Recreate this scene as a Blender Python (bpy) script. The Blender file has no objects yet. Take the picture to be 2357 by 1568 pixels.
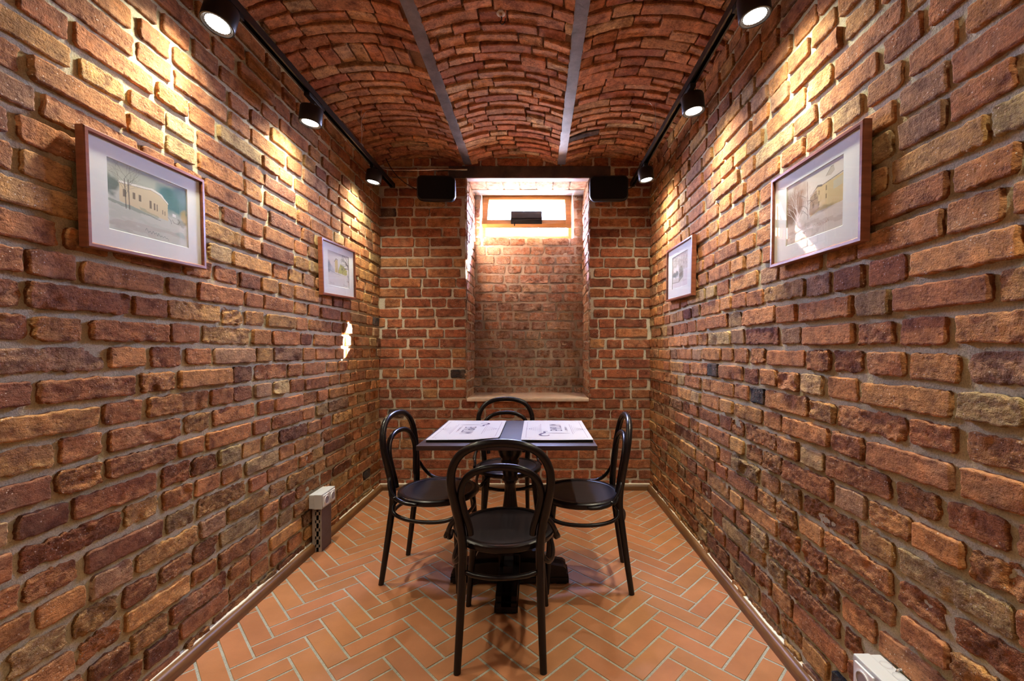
import bpy, bmesh, math, random
import numpy as np
from mathutils import Vector, Matrix
C = bpy.context.scene.collection
R = math.radians

# ------------------------------------------------------------------ camera, light, exposure
F, VX, VY, H = 980.0, 1236.0, 805.0, 1.20        # focal length in px, vanishing point, eye height
cam = bpy.data.cameras.new('camera'); co = bpy.data.objects.new('camera', cam); C.objects.link(co)
cam.sensor_width = 36; cam.lens = 36*F/2357
cam.shift_x = -(VX-1178.5)/2357; cam.shift_y = (VY-784)/2357
cam.clip_start = .02
co.location = (0, 0, H); co.rotation_euler = (R(90), 0, 0)
sc = bpy.context.scene; sc.camera = co
sc.view_settings.view_transform = 'Standard'; sc.view_settings.look = 'None'
sc.view_settings.gamma = 1; sc.view_settings.use_curve_mapping = False
sc.view_settings.exposure = 0.08
cy = sc.cycles
cy.use_denoising = True; cy.max_bounces = 7; cy.diffuse_bounces = 4; cy.glossy_bounces = 3
cy.transparent_max_bounces = 12; cy.caustics_reflective = False; cy.caustics_refractive = False
cy.sample_clamp_indirect = 50; cy.use_adaptive_sampling = True; cy.adaptive_threshold = .12; cy.adaptive_min_samples = 16

w = bpy.data.worlds.new('sky'); sc.world = w; w.use_nodes = True
bg = w.node_tree.nodes['Background']; bg.inputs[0].default_value = (.34, .40, 1, 1); bg.inputs[1].default_value = 285
_n = w.node_tree; _t = _n.nodes.new('ShaderNodeTexCoord'); _s = _n.nodes.new('ShaderNodeSeparateXYZ'); _r = _n.nodes.new('ShaderNodeValToRGB')
_n.links.new(_t.outputs['Generated'], _s.inputs[0]); _n.links.new(_s.outputs['Z'], _r.inputs[0]); _n.links.new(_r.outputs[0], bg.inputs[0])
_r.color_ramp.elements[0].position = .0; _r.color_ramp.elements[0].color = (.105, .105, .125, 1)      # ground outside
_r.color_ramp.elements[1].position = .12; _r.color_ramp.elements[1].color = (.43, .51, .94, 1)        # sky
sl = bpy.data.lights.new('sun', 'SUN'); so = bpy.data.objects.new('sun', sl); C.objects.link(so)
sl.energy = 520; sl.angle = R(.6); sl.color = (1, .96, .92)
so.location = (2, 6, 4)
so.rotation_euler = Vector((-1.28, -1.0, -.99)).to_track_quat('-Z', 'Y').to_euler()
pl = bpy.data.lights.new('window_daylight', 'AREA'); po = bpy.data.objects.new('window_daylight', pl); C.objects.link(po)
pl.shape = 'RECTANGLE'; pl.size = .95; pl.size_y = .48; pl.cycles.is_portal = True
po.location = (-.10, 4.30, 2.47); po.rotation_euler = (R(-90), 0, 0)

SPOT_W = 58.0           # power of each track spotlight's beam
SPILL_W = 24.0          # its wide spill
SPOT_COL = (1, .915, .685)

# room measures
XL, XR, YB = -1.342, .966, 3.650       # brick faces of the left, right and back wall
YF = -2.2                              # wall behind the camera
NX0, NX1, NY, NZ0, NZ1 = -.600, .443, 4.12, .785, 2.667   # window niche
ZS, RISE = 2.79, .078                  # vault springing and rise
BX = (-.590, .209)                     # steel beams

def at(px, py, x=None, y=None, z=None):
    """pixel of the photograph -> point on the plane x=, y= or z= """
    a, b = (px-VX)/F, (VY-py)/F
    d = x/a if x is not None else (y if y is not None else (z-H)/b)
    return Vector((a*d, d, H+b*d))

# ------------------------------------------------------------------ helpers
def tag(o, label=None, cat=None, group=None, kind=None):
    if label: o['label'] = label
    if cat: o['category'] = cat
    if group: o['group'] = group
    if kind: o['kind'] = kind
    return o
def empty(name, loc=(0,0,0), rot=(0,0,0), label=None, cat=None, group=None):
    o = bpy.data.objects.new(name, None); C.objects.link(o); o.location = loc; o.rotation_euler = rot
    o.empty_display_size = .05
    return tag(o, label, cat, group)
def copy_tree(o, parent=None):
    c = o.copy(); C.objects.link(c)
    if parent: c.parent = parent
    for ch in list(o.children): copy_tree(ch, c)
    return c

def hsh(ix, iy, iz, s):
    with np.errstate(over='ignore'):
        h = (ix.astype(np.int64)*374761393 + iy.astype(np.int64)*668265263 + iz.astype(np.int64)*2147483647 + s*1274126177) & 0xffffffff
        h = ((h ^ (h >> 13))*1274126177) & 0xffffffff
        h = h ^ (h >> 16)
    return h/4294967295.0
def vn(x, y, z=0.0, s=0):
    x, y, z = np.broadcast_arrays(np.asarray(x, float), np.asarray(y, float), np.asarray(z, float))
    ix, iy, iz = np.floor(x), np.floor(y), np.floor(z)
    fx, fy, fz = x-ix, y-iy, z-iz
    fx, fy, fz = [f*f*(3-2*f) for f in (fx, fy, fz)]
    r = 0
    for a in (0, 1):
        for b in (0, 1):
            for c in (0, 1):
                r = r + hsh(ix+a, iy+b, iz+c, s)*(fx if a else 1-fx)*(fy if b else 1-fy)*(fz if c else 1-fz)
    return r*2-1
def fbm(x, y, z=0.0, s=0, o=3):
    r = 0; a = 1; t = 0
    for i in range(o):
        r = r + a*vn(np.asarray(x)*2**i, np.asarray(y)*2**i, np.asarray(z)*2**i, s+i*7); t += a; a *= .55
    return r/t

class Big:
    """many quads collected as numpy arrays, linked as ONE mesh"""
    def __init__(s): s.v=[]; s.f=[]; s.m=[]; s.c=[]; s.r=[]; s.n=0
    def add(s, V, Q, mat, col, rag):
        n = len(V); s.v.append(V); s.f.append(Q+s.n); s.m.append(np.full(len(Q), mat, np.int32))
        s.c.append(np.broadcast_to(np.asarray(col, float), (n, 3)) if np.ndim(col) < 2 else col)
        s.r.append(np.broadcast_to(np.asarray(rag, float), (n,))); s.n += n
    def build(s, name, mats, smooth=True):
        V = np.concatenate(s.v); Q = np.concatenate(s.f); M = np.concatenate(s.m)
        me = bpy.data.meshes.new(name)
        me.vertices.add(len(V)); me.vertices.foreach_set('co', V.astype(np.float32).ravel())
        me.loops.add(len(Q)*4); me.loops.foreach_set('vertex_index', Q.astype(np.int32).ravel())
        me.polygons.add(len(Q)); me.polygons.foreach_set('loop_start', np.arange(0, len(Q)*4, 4, dtype=np.int32))
        me.polygons.foreach_set('material_index', M)
        me.update(calc_edges=True)
        me.polygons.foreach_set('use_smooth', np.full(len(Q), smooth, bool))
        a = me.attributes.new('col', 'FLOAT_COLOR', 'POINT')
        c = np.ones((len(V), 4), np.float32); c[:, :3] = np.concatenate(s.c); a.data.foreach_set('color', c.ravel())
        a = me.attributes.new('rag', 'FLOAT', 'POINT'); a.data.foreach_set('value', np.concatenate(s.r).astype(np.float32))
        for m in mats: me.materials.append(m)
        o = bpy.data.objects.new(name, me); C.objects.link(o)
        return o

def gridq(n, m, flip=False):
    i, j = np.meshgrid(np.arange(n-1), np.arange(m-1), indexing='ij')
    a = (i*m+j).ravel(); q = np.stack([a, a+m, a+m+1, a+1], 1)
    return q[:, ::-1] if flip else q

def mk(name, verts, faces, mat, parent=None, smooth=False, mats=None, midx=None):
    me = bpy.data.meshes.new(name); me.from_pydata([tuple(v) for v in verts], [], [tuple(f) for f in faces])
    for m in (mats or [mat]): me.materials.append(m)
    if midx is not None: me.polygons.foreach_set('material_index', midx)
    if smooth: me.polygons.foreach_set('use_smooth', [True]*len(me.polygons))
    me.update()
    o = bpy.data.objects.new(name, me); C.objects.link(o)
    if parent: o.parent = parent
    return o

class MB:
    def __init__(s): s.v=[]; s.f=[]
    def put(s, V, Fs):
        n = len(s.v); s.v += [tuple(v) for v in V]; s.f += [tuple(i+n for i in f) for f in Fs]; return s
    def box(s, c, d, rot=None, bev=0.0):
        bm = bmesh.new(); bmesh.ops.create_cube(bm, size=1)
        bmesh.ops.scale(bm, vec=d, verts=bm.verts)
        if bev: bmesh.ops.bevel(bm, geom=list(bm.edges), offset=bev, segments=2, affect='EDGES', profile=.6)
        return s.bm(bm, c, rot)
    def bm(s, bm, c=(0,0,0), rot=None):
        M = Matrix.Translation(c) @ (rot.to_4x4() if rot is not None else Matrix())
        bm.verts.index_update()
        s.put([M @ v.co for v in bm.verts], [[v.index for v in f.verts] for f in bm.faces]); bm.free(); return s
    def tube(s, pts, rad, seg=12, cap=True, n=None, closed=False):
        P = catmull(pts, n, closed) if n else [Vector(p) for p in pts]
        k = len(P)
        if hasattr(rad, '__len__'):
            rr = [rad[min(int(t*(len(rad)-1)), len(rad)-2)]*(1-(t*(len(rad)-1)-min(int(t*(len(rad)-1)), len(rad)-2))) +
                  rad[min(int(t*(len(rad)-1)), len(rad)-2)+1]*(t*(len(rad)-1)-min(int(t*(len(rad)-1)), len(rad)-2)) for t in [i/(k-1) for i in range(k)]]
        else: rr = [rad]*k
        V = []; up = None
        for i, p in enumerate(P):
            a = P[(i-1) % k] if (i > 0 or closed) else P[i]; b = P[(i+1) % k] if (i < k-1 or closed) else P[i]
            t = (b-a).normalized()
            if up is None:
                up = Vector((0,0,1)) if abs(t.z) < .9 else Vector((1,0,0))
            u = (up - t*up.dot(t)).normalized(); up = u; wv = t.cross(u)
            for j in range(seg):
                an = 2*math.pi*j/seg; V.append(p + (u*math.cos(an)+wv*math.sin(an))*rr[i])
        Fs = []
        for i in range(k if closed else k-1):
            for j in range(seg):
                a0, a1 = i*seg+j, i*seg+(j+1) % seg; b0, b1 = ((i+1) % k)*seg+j, ((i+1) % k)*seg+(j+1) % seg
                Fs.append((a0, a1, b1, b0))
        if cap and not closed:
            Fs.append(tuple(range(seg-1, -1, -1))); Fs.append(tuple((k-1)*seg+j for j in range(seg)))
        return s.put(V, Fs)
    def lathe(s, prof, seg=48, c=(0,0,0), rot=None):
        V = []; Fs = []; M = rot or Matrix.Identity(3); c = Vector(c)
        for (r, z) in prof:
            for j in range(seg):
                a = 2*math.pi*j/seg; V.append(c + M @ Vector((r*math.cos(a), r*math.sin(a), z)))
        for i in range(len(prof)-1):
            for j in range(seg):
                Fs.append((i*seg+j, i*seg+(j+1) % seg, (i+1)*seg+(j+1) % seg, (i+1)*seg+j))
        Fs.append(tuple(range(seg-1, -1, -1))); Fs.append(tuple((len(prof)-1)*seg+j for j in range(seg)))
        return s.put(V, Fs)
    def prism(s, poly, axis, a, b):
        """polygon in the two other axes swept along axis from a to b"""
        def p(q, h):
            return {'x': (h, q[0], q[1]), 'y': (q[0], h, q[1]), 'z': (q[0], q[1], h)}[axis]
        n = len(poly)
        V = [p(q, a) for q in poly]+[p(q, b) for q in poly]
        return s.put(V, [tuple(range(n-1, -1, -1)), tuple(range(n, 2*n))]+[(i, (i+1) % n, n+(i+1) % n, n+i) for i in range(n)])
    def build(s, name, mat, parent=None, smooth=False):
        o = mk(name, s.v, s.f, mat, parent, smooth)
        bm = bmesh.new(); bm.from_mesh(o.data); bmesh.ops.recalc_face_normals(bm, faces=bm.faces); bm.to_mesh(o.data); bm.free()
        if smooth:
            o.data.set_sharp_from_angle(angle=R(42))
        return o

def catmull(pts, n, closed=False):
    P = [Vector(p) for p in pts]; k = len(P); out = []
    segs = k if closed else k-1
    for i in range(segs):
        g = lambda j: P[j % k] if closed else P[max(0, min(k-1, j))]
        p0, p1, p2, p3 = g(i-1), g(i), g(i+1), g(i+2)
        for q in range(n):
            t = q/n
            out.append(.5*((2*p1)+(p2-p0)*t+(2*p0-5*p1+4*p2-p3)*t*t+(3*p1-p0-3*p2+p3)*t**3))
    if not closed: out.append(P[-1])
    return out

# ------------------------------------------------------------------ materials
def mat(name, base=(.5,.5,.5), rough=.5, metal=0, spec=None, emit=None, strength=0, coat=0):
    m = bpy.data.materials.new(name); m.use_nodes = True; b = m.node_tree.nodes['Principled BSDF']
    b.inputs['Base Color'].default_value = (*base, 1); b.inputs['Roughness'].default_value = rough
    b.inputs['Metallic'].default_value = metal
    if spec is not None: b.inputs['Specular IOR Level'].default_value = spec
    if coat: b.inputs['Coat Weight'].default_value = coat; b.inputs['Coat Roughness'].default_value = .12
    if emit: b.inputs['Emission Color'].default_value = (*emit, 1); b.inputs['Emission Strength'].default_value = strength
    return m
def nd(m, t, **kw):
    n = m.node_tree.nodes.new(t)
    for k, v in kw.items(): setattr(n, k, v)
    return n
def lk(m, a, b): m.node_tree.links.new(a, b)
def noise(m, vec, scale, detail=4, rough=.6, dim=None):
    n = nd(m, 'ShaderNodeTexNoise'); n.inputs['Scale'].default_value = scale; n.inputs['Detail'].default_value = detail
    n.inputs['Roughness'].default_value = rough; lk(m, vec, n.inputs['Vector']); return n
def ramp(m, src, stops):
    r = nd(m, 'ShaderNodeValToRGB'); e = r.color_ramp.elements
    while len(e) < len(stops): e.new(.5)
    for i, (p, c) in enumerate(stops):
        e[i].position = p; e[i].color = (*c, 1) if len(c) == 3 else c
    lk(m, src, r.inputs[0]); return r
def mixc(m, fac, a, b, mode='MIX'):
    x = nd(m, 'ShaderNodeMix', data_type='RGBA', blend_type=mode)
    for v, s in ((fac, x.inputs[0]), (a, x.inputs[6]), (b, x.inputs[7])):
        if isinstance(v, (int, float)): s.default_value = v
        elif isinstance(v, tuple): s.default_value = (*v, 1)
        else: lk(m, v, s)
    return x.outputs[2]
def math_(m, op, a, b=None):
    x = nd(m, 'ShaderNodeMath', operation=op)
    for v, s in ((a, x.inputs[0]), (b, x.inputs[1])):
        if v is None: continue
        if isinstance(v, (int, float)): s.default_value = v
        else: lk(m, v, s)
    return x.outputs[0]

def brick_mat(name, speck=.55, bump=1.0, dust=.0):
    m = mat(name, rough=.88, spec=.25); b = m.node_tree.nodes['Principled BSDF']
    g = nd(m, 'ShaderNodeNewGeometry').outputs['Position']
    at_ = nd(m, 'ShaderNodeAttribute', attribute_name='col'); rg = nd(m, 'ShaderNodeAttribute', attribute_name='rag')
    n1 = noise(m, g, 22, 5, .65); n2 = noise(m, g, 110, 4, .7); n3 = noise(m, g, 7, 3, .5)
    c = mixc(m, 1.0, at_.outputs['Color'], ramp(m, n1.outputs[0], [(.30, (.42,.36,.36)), (.48, (.95,.95,.95)), (.70, (1.45,1.40,1.3))]).outputs[0], 'MULTIPLY')
    c = mixc(m, ramp(m, n3.outputs[0], [(.52, (0,0,0)), (.74, (.28,)*3)]).outputs[0], c, (.62, .40, .24))
    c = mixc(m, ramp(m, n2.outputs[0], [(.30, (.85,)*3), (.42, (0,0,0))]).outputs[0], c, (.12, .045, .03))
    mpc = nd(m, 'ShaderNodeMapping'); mpc.inputs['Scale'].default_value = (9, 9, 38); lk(m, g, mpc.inputs[0]); nc = noise(m, mpc.outputs[0], 1, 6, .75)
    c = mixc(m, ramp(m, nc.outputs[0], [(.475, (0,0,0)), (.493, (.55,)*3), (.507, (.55,)*3), (.525, (0,0,0))]).outputs[0], c, (.13, .05, .03))
    v = nd(m, 'ShaderNodeTexVoronoi'); v.inputs['Scale'].default_value = 95; lk(m, g, v.inputs['Vector'])
    spk = math_(m, 'LESS_THAN', v.outputs['Distance'], .17)
    n4 = noise(m, g, 13, 2, .5)
    spk = math_(m, 'MULTIPLY', spk, math_(m, 'GREATER_THAN', n4.outputs[0], speck))
    c = mixc(m, math_(m, 'MULTIPLY', spk, .8), c, (.70, .58, .45))
    if dust: 
        n5 = noise(m, g, 16, 6, .75)
        c = mixc(m, ramp(m, n5.outputs[0], [(.42, (0,0,0)), (.62, (dust,)*3)]).outputs[0], c, (.66, .52, .42))
    lk(m, c, b.inputs['Base Color'])
    h = math_(m, 'ADD', math_(m, 'MULTIPLY', n1.outputs[0], .22), math_(m, 'MULTIPLY', n2.outputs[0], .55))
    v2 = nd(m, 'ShaderNodeTexVoronoi'); v2.inputs['Scale'].default_value = 38; lk(m, g, v2.inputs['Vector'])
    pit = ramp(m, v2.outputs['Distance'], [(.05, (0,0,0)), (.22, (1,1,1))])
    n6 = noise(m, g, 380, 2, .6); mpv = nd(m, 'ShaderNodeMapping'); mpv.inputs['Scale'].default_value = (16, 16, 60); lk(m, g, mpv.inputs[0]); n7 = noise(m, mpv.outputs[0], 1, 5, .7)
    h = math_(m, 'ADD', h, math_(m, 'ADD', math_(m, 'MULTIPLY', n6.outputs[0], .16), math_(m, 'MULTIPLY', n7.outputs[0], .40)))
    h = math_(m, 'ADD', h, math_(m, 'MULTIPLY', pit.outputs[0], .22))
    bp = nd(m, 'ShaderNodeBump'); bp.inputs['Distance'].default_value = .019*bump
    lk(m, math_(m, 'ADD', math_(m, 'MULTIPLY', rg.outputs['Fac'], 1.0), .32), bp.inputs['Strength'])
    lk(m, h, bp.inputs['Height']); lk(m, bp.outputs[0], b.inputs['Normal'])
    return m
def mortar_mat(name, c0, c1):
    m = mat(name, rough=.95, spec=.15); b = m.node_tree.nodes['Principled BSDF']
    g = nd(m, 'ShaderNodeNewGeometry').outputs['Position']
    n1 = noise(m, g, 9, 4, .6); n2 = noise(m, g, 240, 3, .7)
    c = ramp(m, n1.outputs[0], [(.3, c0), (.7, c1)]).outputs[0]
    c = mixc(m, 1.0, c, ramp(m, n2.outputs[0], [(.3, (.62,.60,.58)), (.55, (1,1,1))]).outputs[0], 'MULTIPLY')
    lk(m, c, b.inputs['Base Color'])
    bp = nd(m, 'ShaderNodeBump'); bp.inputs['Distance'].default_value = .004; bp.inputs['Strength'].default_value = .8
    n3 = noise(m, g, 130, 4, .75)
    lk(m, n3.outputs[0], bp.inputs['Height']); lk(m, bp.outputs[0], b.inputs['Normal'])
    return m
M_brick = brick_mat('old_brick')
M_brick_c = brick_mat('vault_brick', speck=.60, bump=.8)
M_brick_n = brick_mat('niche_brick', speck=.5, bump=1.2, dust=.75)
M_mortar = mortar_mat('lime_mortar', (.53,.50,.34), (.69,.66,.47))
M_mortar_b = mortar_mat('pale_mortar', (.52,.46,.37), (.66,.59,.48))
M_mortar_c = mortar_mat('vault_mortar', (.26,.14,.09), (.42,.26,.17))

def wood_mat(name, c0, c1, scale=(3, 40, 40), rough=.4, coat=0, bump=.0006):
    m = mat(name, rough=rough, coat=coat); b = m.node_tree.nodes['Principled BSDF']
    tc = nd(m, 'ShaderNodeTexCoord'); mp = nd(m, 'ShaderNodeMapping'); lk(m, tc.outputs['Object'], mp.inputs[0])
    mp.inputs['Scale'].default_value = scale
    n1 = noise(m, mp.outputs[0], 1.0, 6, .65)
    lk(m, ramp(m, n1.outputs[0], [(.32, c0), (.68, c1)]).outputs[0], b.inputs['Base Color'])
    bp = nd(m, 'ShaderNodeBump'); bp.inputs['Distance'].default_value = bump; bp.inputs['Strength'].default_value = .6
    lk(m, n1.outputs[0], bp.inputs['Height']); lk(m, bp.outputs[0], b.inputs['Normal'])
    return m
M_black = wood_mat('black_stained_wood', (.006,.004,.005), (.012,.009,.010), rough=.27)
M_black.node_tree.nodes['Principled BSDF'].inputs['Specular IOR Level'].default_value = .36
M_seat = wood_mat('black_seat_panel', (.010,.008,.011), (.022,.017,.021), scale=(6, 60, 60), rough=.36)
M_top = wood_mat('wenge_table_top', (.022,.013,.015), (.060,.036,.036), scale=(4, 75, 75), rough=.36)
M_frame = wood_mat('cherry_frame_wood', (.16,.045,.022), (.30,.095,.045), scale=(8, 8, 60), rough=.32, coat=.2)
M_base = wood_mat('oak_baseboard_wood', (.085,.034,.012), (.24,.115,.042), scale=(40, 3, 40), rough=.42)
M_base_x = wood_mat('oak_baseboard_wood_back', (.085,.034,.012), (.20,.095,.038), scale=(3, 40, 40), rough=.42)
M_pine = wood_mat('varnished_pine', (.50,.22,.06), (.68,.34,.11), scale=(3, 30, 30), rough=.35)
M_caulk = mat('cream_caulk', (.80,.74,.62), .8)
M_blackmetal = mat('black_painted_metal', (.008,.008,.010), .38, spec=.4)
M_blackpl = mat('black_plastic', (.010,.010,.012), .5, spec=.3)
M_lampring = mat('lamp_ring_grey', (.10,.10,.10), .35)
M_paper = mat('mat_board_white', (.86,.94,.90), .85)
M_menu = mat('ivory_menu_paper', (.52,.51,.53), .8)
M_ink = mat('dark_violet_ink', (.10,.07,.13), .8)
M_line = mat('grey_print_line', (.22,.17,.22), .8)
M_plastic = mat('light_grey_plastic', (.55,.57,.58), .42)
M_socket = mat('white_socket_plastic', (.82,.82,.84), .35)
M_hole = mat('dark_hole', (.01,.01,.012), .8)
M_conduit = mat('steel_conduit', (.55,.52,.50), .25, metal=.9)
M_wire = mat('steel_wire', (.6,.6,.62), .3, metal=1)
M_cable = mat('black_cable', (.012,.012,.012), .5)
def steel_mat(name, c0, c1, rough, metal):
    m = mat(name, rough=rough, metal=metal); b = m.node_tree.nodes['Principled BSDF']
    g = nd(m, 'ShaderNodeNewGeometry').outputs['Position']; n1 = noise(m, g, 9, 6, .7); n2 = noise(m, g, 90, 3, .6)
    c = ramp(m, n1.outputs[0], [(.3, c0), (.7, c1)]).outputs[0]
    lk(m, c, b.inputs['Base Color'])
    bp = nd(m, 'ShaderNodeBump'); bp.inputs['Distance'].default_value = .002; bp.inputs['Strength'].default_value = .5
    lk(m, n2.outputs[0], bp.inputs['Height']); lk(m, bp.outputs[0], b.inputs['Normal'])
    return m
M_beam = steel_mat('grey_painted_steel', (.13,.12,.15), (.26,.25,.30), .42, .35)
M_lintel = steel_mat('rusty_dark_steel', (.035,.025,.025), (.11,.075,.06), .6, .2)
M_flange = steel_mat('bare_steel_flange', (.30,.30,.36), (.55,.55,.62), .5, .3)
M_chan = steel_mat('galvanised_channel', (.34,.32,.30), (.48,.46,.43), .45, .3)
M_chand = steel_mat('dark_lacquered_steel', (.09,.075,.10), (.15,.125,.16), .4, .3)

def attr_mat(name, rough=.8):
    m = mat(name, rough=rough, spec=.3); b = m.node_tree.nodes['Principled BSDF']
    a = nd(m, 'ShaderNodeAttribute', attribute_name='col'); lk(m, a.outputs['Color'], b.inputs['Base Color']); return m
M_art = attr_mat('watercolour_on_paper', .9)
def glass_mat(name, tint=(1,1,1), rough=.0, f=1.5):
    m = bpy.data.materials.new(name); m.use_nodes = True; nt = m.node_tree; nt.nodes.clear()
    o = nd(m, 'ShaderNodeOutputMaterial'); mx = nd(m, 'ShaderNodeMixShader'); t = nd(m, 'ShaderNodeBsdfTransparent'); g = nd(m, 'ShaderNodeBsdfGlossy')
    t.inputs[0].default_value = (*tint, 1); g.inputs['Roughness'].default_value = rough; fr = nd(m, 'ShaderNodeFresnel'); gm = nd(m, 'ShaderNodeNewGeometry'); lk(m, math_(m, 'ADD', math_(m, 'MULTIPLY', gm.outputs['Backfacing'], 1/f-f), f), fr.inputs[0])
    lk(m, fr.outputs[0], mx.inputs[0]); lk(m, t.outputs[0], mx.inputs[1]); lk(m, g.outputs[0], mx.inputs[2]); lk(m, mx.outputs[0], o.inputs[0])
    return m
M_glass = glass_mat('picture_glass', f=1.45); M_pane = glass_mat('window_glass', (.96,.98,.97))

def tile_mat():
    m = mat('terracotta_tile', rough=.42, spec=.4); b = m.node_tree.nodes['Principled BSDF']
    g = nd(m, 'ShaderNodeNewGeometry').outputs['Position']; a = nd(m, 'ShaderNodeAttribute', attribute_name='col')
    n1 = noise(m, g, 6, 4, .6); n2 = noise(m, g, 160, 3, .6)
    c = mixc(m, 1.0, a.outputs['Color'], ramp(m, n1.outputs[0], [(.3, (.86,.84,.82)), (.7, (1.1,1.1,1.1))]).outputs[0], 'MULTIPLY')
    sp = ramp(m, n2.outputs[0], [(.74, (0,0,0)), (.78, (.5,.5,.5))]).outputs[0]
    c = mixc(m, sp, c, (.75,.62,.50))
    lk(m, c, b.inputs['Base Color'])
    bp = nd(m, 'ShaderNodeBump'); bp.inputs['Distance'].default_value = .0012; bp.inputs['Strength'].default_value = .35
    lk(m, n2.outputs[0], bp.inputs['Height']); lk(m, bp.outputs[0], b.inputs['Normal']); return m
M_tile = tile_mat()
M_grout = mortar_mat('grey_grout', (.34,.34,.29), (.46,.46,.40))

# ------------------------------------------------------------------ brickwork
PAL = [((.52,.200,.085), 5), ((.47,.170,.080), 6), ((.40,.140,.070), 4), ((.55,.25,.105), 3), ((.50,.29,.155), 1.3), ((.27,.095,.060), 1.0), ((.40,.19,.12), 1.2), ((.045,.040,.048), .16)]
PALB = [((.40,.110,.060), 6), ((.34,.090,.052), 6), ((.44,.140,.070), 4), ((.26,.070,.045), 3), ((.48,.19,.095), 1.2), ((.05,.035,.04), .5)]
PALC = [((.56,.200,.115), 6), ((.50,.165,.095), 6), ((.62,.25,.14), 4), ((.42,.125,.08), 3), ((.58,.30,.19), 2), ((.10,.07,.08), .25)]
PALN = [((.56,.24,.16), 5), ((.50,.19,.12), 5), ((.60,.31,.21), 3), ((.38,.16,.12), 2)]
def pick(rng, pal):
    c = rng.choices([p[0] for p in pal], [p[1] for p in pal])[0]; c = (c[0]*.90, c[1]*1.10, c[2]*.98); k = rng.uniform(.86, 1.14); j = rng.uniform(.94, 1.06)
    return np.array((c[0]*k, c[1]*k*j, c[2]*k*j))

def one_brick(B, f, u0, u1, v0, v1, cell, hb, rag, col, seed, flip, matid=1, rough=.004, tilt=(0, 0), rc=.004, round_=.0030):
    W, Hh = u1-u0, v1-v0
    def lin(L):
        n = max(3, int(L/cell)); e = min(.006, L*.15)
        return np.concatenate([[0, e*.45/L, e/L], np.linspace(e/L, 1-e/L, n)[1:-1], [1-e/L, 1-e*.45/L, 1]])
    s, t = lin(W), lin(Hh); S, T = np.meshgrid(s, t, indexing='ij')
    sd = seed*3.71
    a = .0028+.0042*rag
    def corner(q, L):       # pull in near the brick's corners
        d = np.minimum(q, 1-q)*L; return rc*np.clip(1-d/rc, 0, 1)**2
    left = a*(vn(T*Hh*90, sd, 1.3)+.7*vn(T*Hh*30, sd, 5.1)) + corner(T, Hh)
    right = a*(vn(T*Hh*90, sd, 9.3)+.7*vn(T*Hh*30, sd, 15.1)) + corner(T, Hh)
    bot = a*(vn(S*W*80, sd, 21.3)+.55*vn(S*W*20, sd, 25.1)) + corner(S, W)
    top = a*(vn(S*W*80, sd, 31.3)+.55*vn(S*W*20, sd, 35.1)) + corner(S, W)
    U = (u0+left)*(1-S)+(u1-right)*S; V = (v0+bot)*(1-T)+(v1-top)*T
    de = np.minimum(np.minimum(S, 1-S)*W, np.minimum(T, 1-T)*Hh)
    prof = np.sqrt(np.clip(1-(1-np.clip(de/round_, 0, 1))**2, 0, 1))
    hh = hb + rough*(.25+.6*rag)*fbm(U*48, V*48, sd, 3, 3) + rag*.004*vn(U*110, V*130, sd) + tilt[0]*(S-.5)+tilt[1]*(T-.5)
    chip = np.clip(fbm(U*16, V*16, sd+40, 11, 2)-.30, 0, 1)*.045*rag
    hh = hh-chip
    h = -.002+(hh+.002)*(.80+.20*prof)
    n, m = S.shape
    P = f(U.ravel(), V.ravel(), h.ravel())
    # skirt into the mortar
    idx = np.concatenate([np.arange(n)*m, (n-1)*m+np.arange(1, m), (np.arange(n-2, -1, -1))*m+m-1, np.arange(m-2, 0, -1)])
    Q = gridq(n, m, flip); k = len(idx)
    P2 = f(U.ravel()[idx], V.ravel()[idx], np.full(k, -.012))
    base = n*m; j = np.arange(k); jn = (j+1) % k
    q2 = np.stack([base+j, base+k+j, base+k+jn, base+jn], 1)      # own vertices, so the arris stays crisp
    if flip: q2 = q2[:, ::-1]
    B.add(np.concatenate([P, P[idx], P2]), np.concatenate([Q, q2]), matid, col, rag)

def run_row(rng, a, b, st=.262, hd=.124, jt=.013, ps=.5, mn=.05, jog=.5):
    """widths of the bricks of one course between a and b"""
    out = []; u = a - rng.uniform(0, st)*jog; last = None
    while u < b:
        L = st if (rng.random() < ps and last != 's') else hd
        if last == 'h' and rng.random() < .35: L = st
        last = 's' if L == st else 'h'
        L *= rng.uniform(.93, 1.06)
        p, q = max(u, a+jt*.4), min(u+L, b-jt*.4)
        if q-p > mn: out.append((p, q))
        u += L+jt*rng.uniform(.7, 1.5)
    return out

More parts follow.
